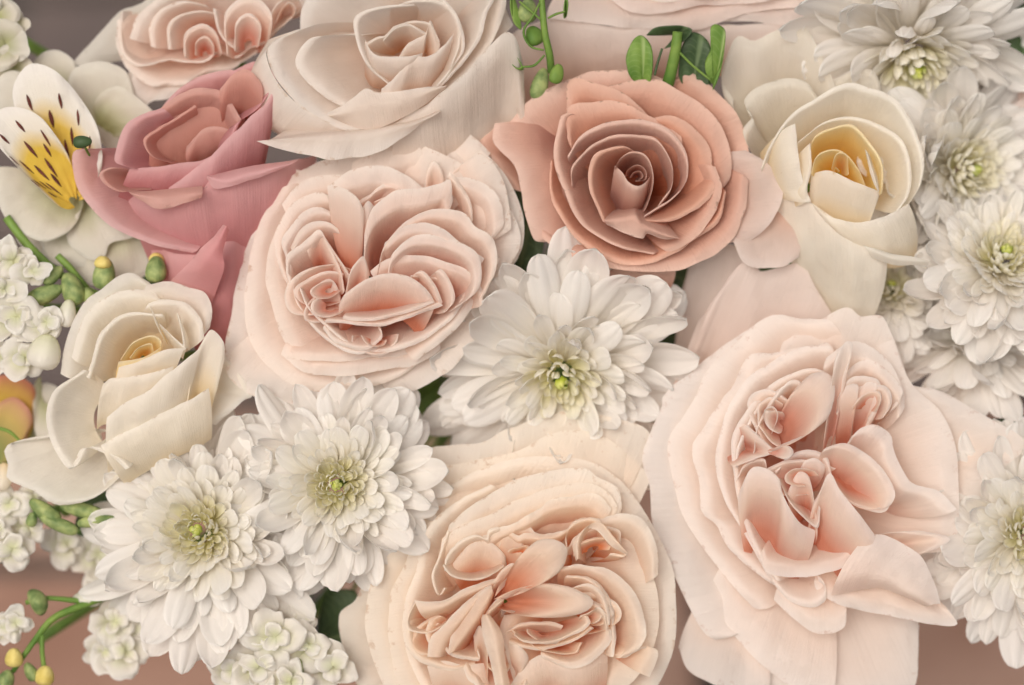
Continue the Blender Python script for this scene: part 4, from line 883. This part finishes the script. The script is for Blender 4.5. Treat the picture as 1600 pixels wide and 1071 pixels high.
f = Flower('alstroemeria', 'blurred reddish yellow alstroemeria low at the left edge', 'lily', (60, 640), -190, 'lily_dark', (0, 0, 1))
f.petal('out', 0, [(-30, 600), (10, 585), (50, 600), (60, 640)], B=(0, 720), d=40)
f.petal('out', 8, [(-20, 640), (20, 620), (50, 650), (40, 690)], B=(-20, 720), d=40)
f.petal('out', -10, [(40, 620), (70, 600), (100, 620), (90, 680), (50, 700)], B=(40, 700), d=40, mat='lily_back')
tube('tendril', [(-10, 668, -120), (15, 675, -110), (36, 695, -120)], [3, 3, 2], MATS['green'], f.root)

def leaf(f, E, B, z, mat='green', d=20, view=(0, 0, 1)):
    o = f.petal('out', z - f.z0, E, B=B, d=d, wb=.1, mat={'green': 'leaf_bright', 'leaf': 'leaf_dark'}[mat], crease=3, name='leaf', view=view, nz=2.5, arch=8, th=1.2, rip=1)
    return o
# green sprigs at the top
f = Flower('green_sprig', 'slender green sprig with pods beside the white rose', 'sprig', (300, 420), -60, 'green', W6)
t6 = lambda *P: [f.tp(p) for p in P]
tube('branch', t6((250, -60, -50), (258, 60, -48), (272, 200, -50), (300, 330, -60), (310, 430, -80)), [4.5, 5, 5.5, 6, 6], MATS['green'], f.root)
leaf(f, t6((70, 0), (68, 60), (90, 140), (130, 180), (130, 140)), f.tp((80, -30)), -48)
leaf(f, t6((30, 260), (45, 240), (80, 300), (130, 390), (95, 400), (50, 350)), f.tp((140, 405)), -52)
ball(f, 'pod', f.tp((165, 65)), 15, 19, -66, 'bud_green', .2, ridges=3)
ball(f, 'pod', f.tp((205, 215)), 14, 16, -72, 'green', -.4, ridges=3)
ball(f, 'pod', f.tp((340, 440)), 11, 16, -50, 'green', .3, ridges=3)
ball(f, 'pod', f.tp((240, 500)), 13, 26, -90, 'bud_green', .3, ridges=3)
for pts in (((120, 10, -46), (180, 60, -44), (250, 120, -46)), ((240, 20, -44), (200, 100, -44), (150, 170, -46), (150, 220, -50), (190, 280, -54), (265, 300, -52)), ((290, 110, -48), (340, 85, -46), (395, 70, -46)), ((140, 400, -54), (210, 390, -54), (270, 330, -54))):
    tube('tendril', t6(*pts), [1.6, 2, 1.6], MATS['green'], f.root, n=6)
leaf(f, t6((385, 95), (388, 40), (400, -20), (412, 20), (405, 80)), f.tp((395, 100)), -46)
f = Flower('green_sprig', 'green leafy sprig with cut stem above the dusty peach rose', 'sprig', (1040, 420), -70, 'green', W6)
tube('branch', t6((1062, 190, -52), (1050, 300, -58), (1010, 480, -80), (960, 620, -120)), [8, 9, 10, 10], MATS['green'], f.root)
leaf(f, t6((760, 400), (755, 330), (800, 240), (850, 215), (900, 270), (912, 350), (905, 440)), f.tp((850, 500)), -58)
leaf(f, t6((880, 215), (930, 170), (1030, 155), (1100, 160), (1150, 190), (1080, 260), (980, 290)), f.tp((1050, 210)), -66, 'leaf')
leaf(f, t6((1070, 420), (1090, 280), (1150, 195), (1240, 240), (1270, 350), (1260, 500)), f.tp((1150, 520)), -78, 'leaf')
leaf(f, t6((1225, 370), (1265, 270), (1260, 170), (1290, 145), (1345, 180), (1340, 270), (1320, 380), (1275, 490)), f.tp((1280, 500)), -56)
tube('tendril', t6((970, 290, -56), (945, 370, -58), (925, 450, -60)), [2, 2, 2], MATS['leaf'], f.root, n=6)
tube('tendril', t6((1070, 310, -56), (1150, 390, -58), (1260, 480, -60)), [2, 2, 2], MATS['green'], f.root, n=6)

f = Flower('lily_bud', 'pale green lily bud standing in the top right corner', 'lily', (1530, 60), -150, 'lily_back', (0, 0, 1))
for q, (x0, x1, m_) in enumerate(((1508, 1530, 'green'), (1522, 1548, 'lily_back'), (1540, 1590, 'stock'))):
    f.petal('row', -6 * q, [(x0, -30), (x0 - 2, 10), (x0 + 6, 45)], rows=[(10, [((x0 + x1) / 2, -30), ((x0 + x1) / 2, 10), (x0 + 10, 48)]), (0, [(x1, -30), (x1 - 4, 5), (x0 + 14, 48)])], mat=m_)
leaf(f, [(1478, 30), (1485, 8), (1500, 0), (1512, 12)], (1500, 40), -150)
leaf(f, [(1570, 60), (1580, 20), (1610, 10), (1640, 60)], (1600, 140), -190, 'leaf')

def gap_leaf(label, E, B, z):
    f = Flower('leaf', label, 'leaf', B, z, 'leaf', (0, 0, 1), stem=False)
    o = leaf(f, E, B, z, 'leaf', d=15); o.name = 'blade'
    tube('petiole', [(B[0], B[1], z - 14), (B[0] * .85 + 120, B[1] * .85 + 84, z - 160), (800 + (B[0] - 800) * .12, 560, -780)], [4, 4, 4], MATS['stem'], f.root)
    return f
gap_leaf('dark green leaf in the gap left of the dusty peach rose', [(770, 330), (780, 250), (830, 270), (850, 380), (810, 420)], (800, 470), -170)
gap_leaf('dark green leaf in the gap right of the big puffy chrysanthemum', [(1030, 480), (1050, 410), (1100, 390), (1140, 430), (1120, 510)], (1060, 580), -210)
gap_leaf('dark green leaf between the yellow hearted rose and the right chrysanthemums', [(1370, 420), (1400, 370), (1450, 380), (1450, 450)], (1400, 500), -250)
gap_leaf('bright green leaf tip at the right edge above the pointed petal', [(1520, 660), (1560, 655), (1640, 650), (1640, 690)], (1540, 700), -200)
gap_leaf('dark leaf behind the pink rose at the left', [(200, 420), (220, 370), (260, 380), (290, 450), (270, 490)], (230, 520), -160)
gap_leaf('dark leaf between the two lower left chrysanthemums', [(410, 830), (440, 800), (480, 860), (470, 960)], (430, 990), -180)
gap_leaf('dark leaf below the left cream rose', [(150, 770), (200, 760), (220, 800), (180, 830)], (120, 830), -170)
gap_leaf('dark leaf beside the bottom of the peach rose', [(520, 920), (560, 930), (560, 1040), (520, 1071)], (500, 1000), -190)
f = Flower('rose', 'pale blush petals of a rose behind the right chrysanthemums', 'rose', (1600, 300), -230, 'guard_pink', (0, 0, 1))
f.petal('out', 0, [(1540, 130), (1570, 80), (1620, 90), (1660, 160)], B=(1610, 320), d=40)
f.petal('out', 10, [(1560, 290), (1570, 180), (1630, 150), (1680, 250)], B=(1610, 420), d=40)
f.petal('out', -10, [(1420, 140), (1480, 170), (1560, 200), (1600, 260)], B=(1500, 330), d=40)
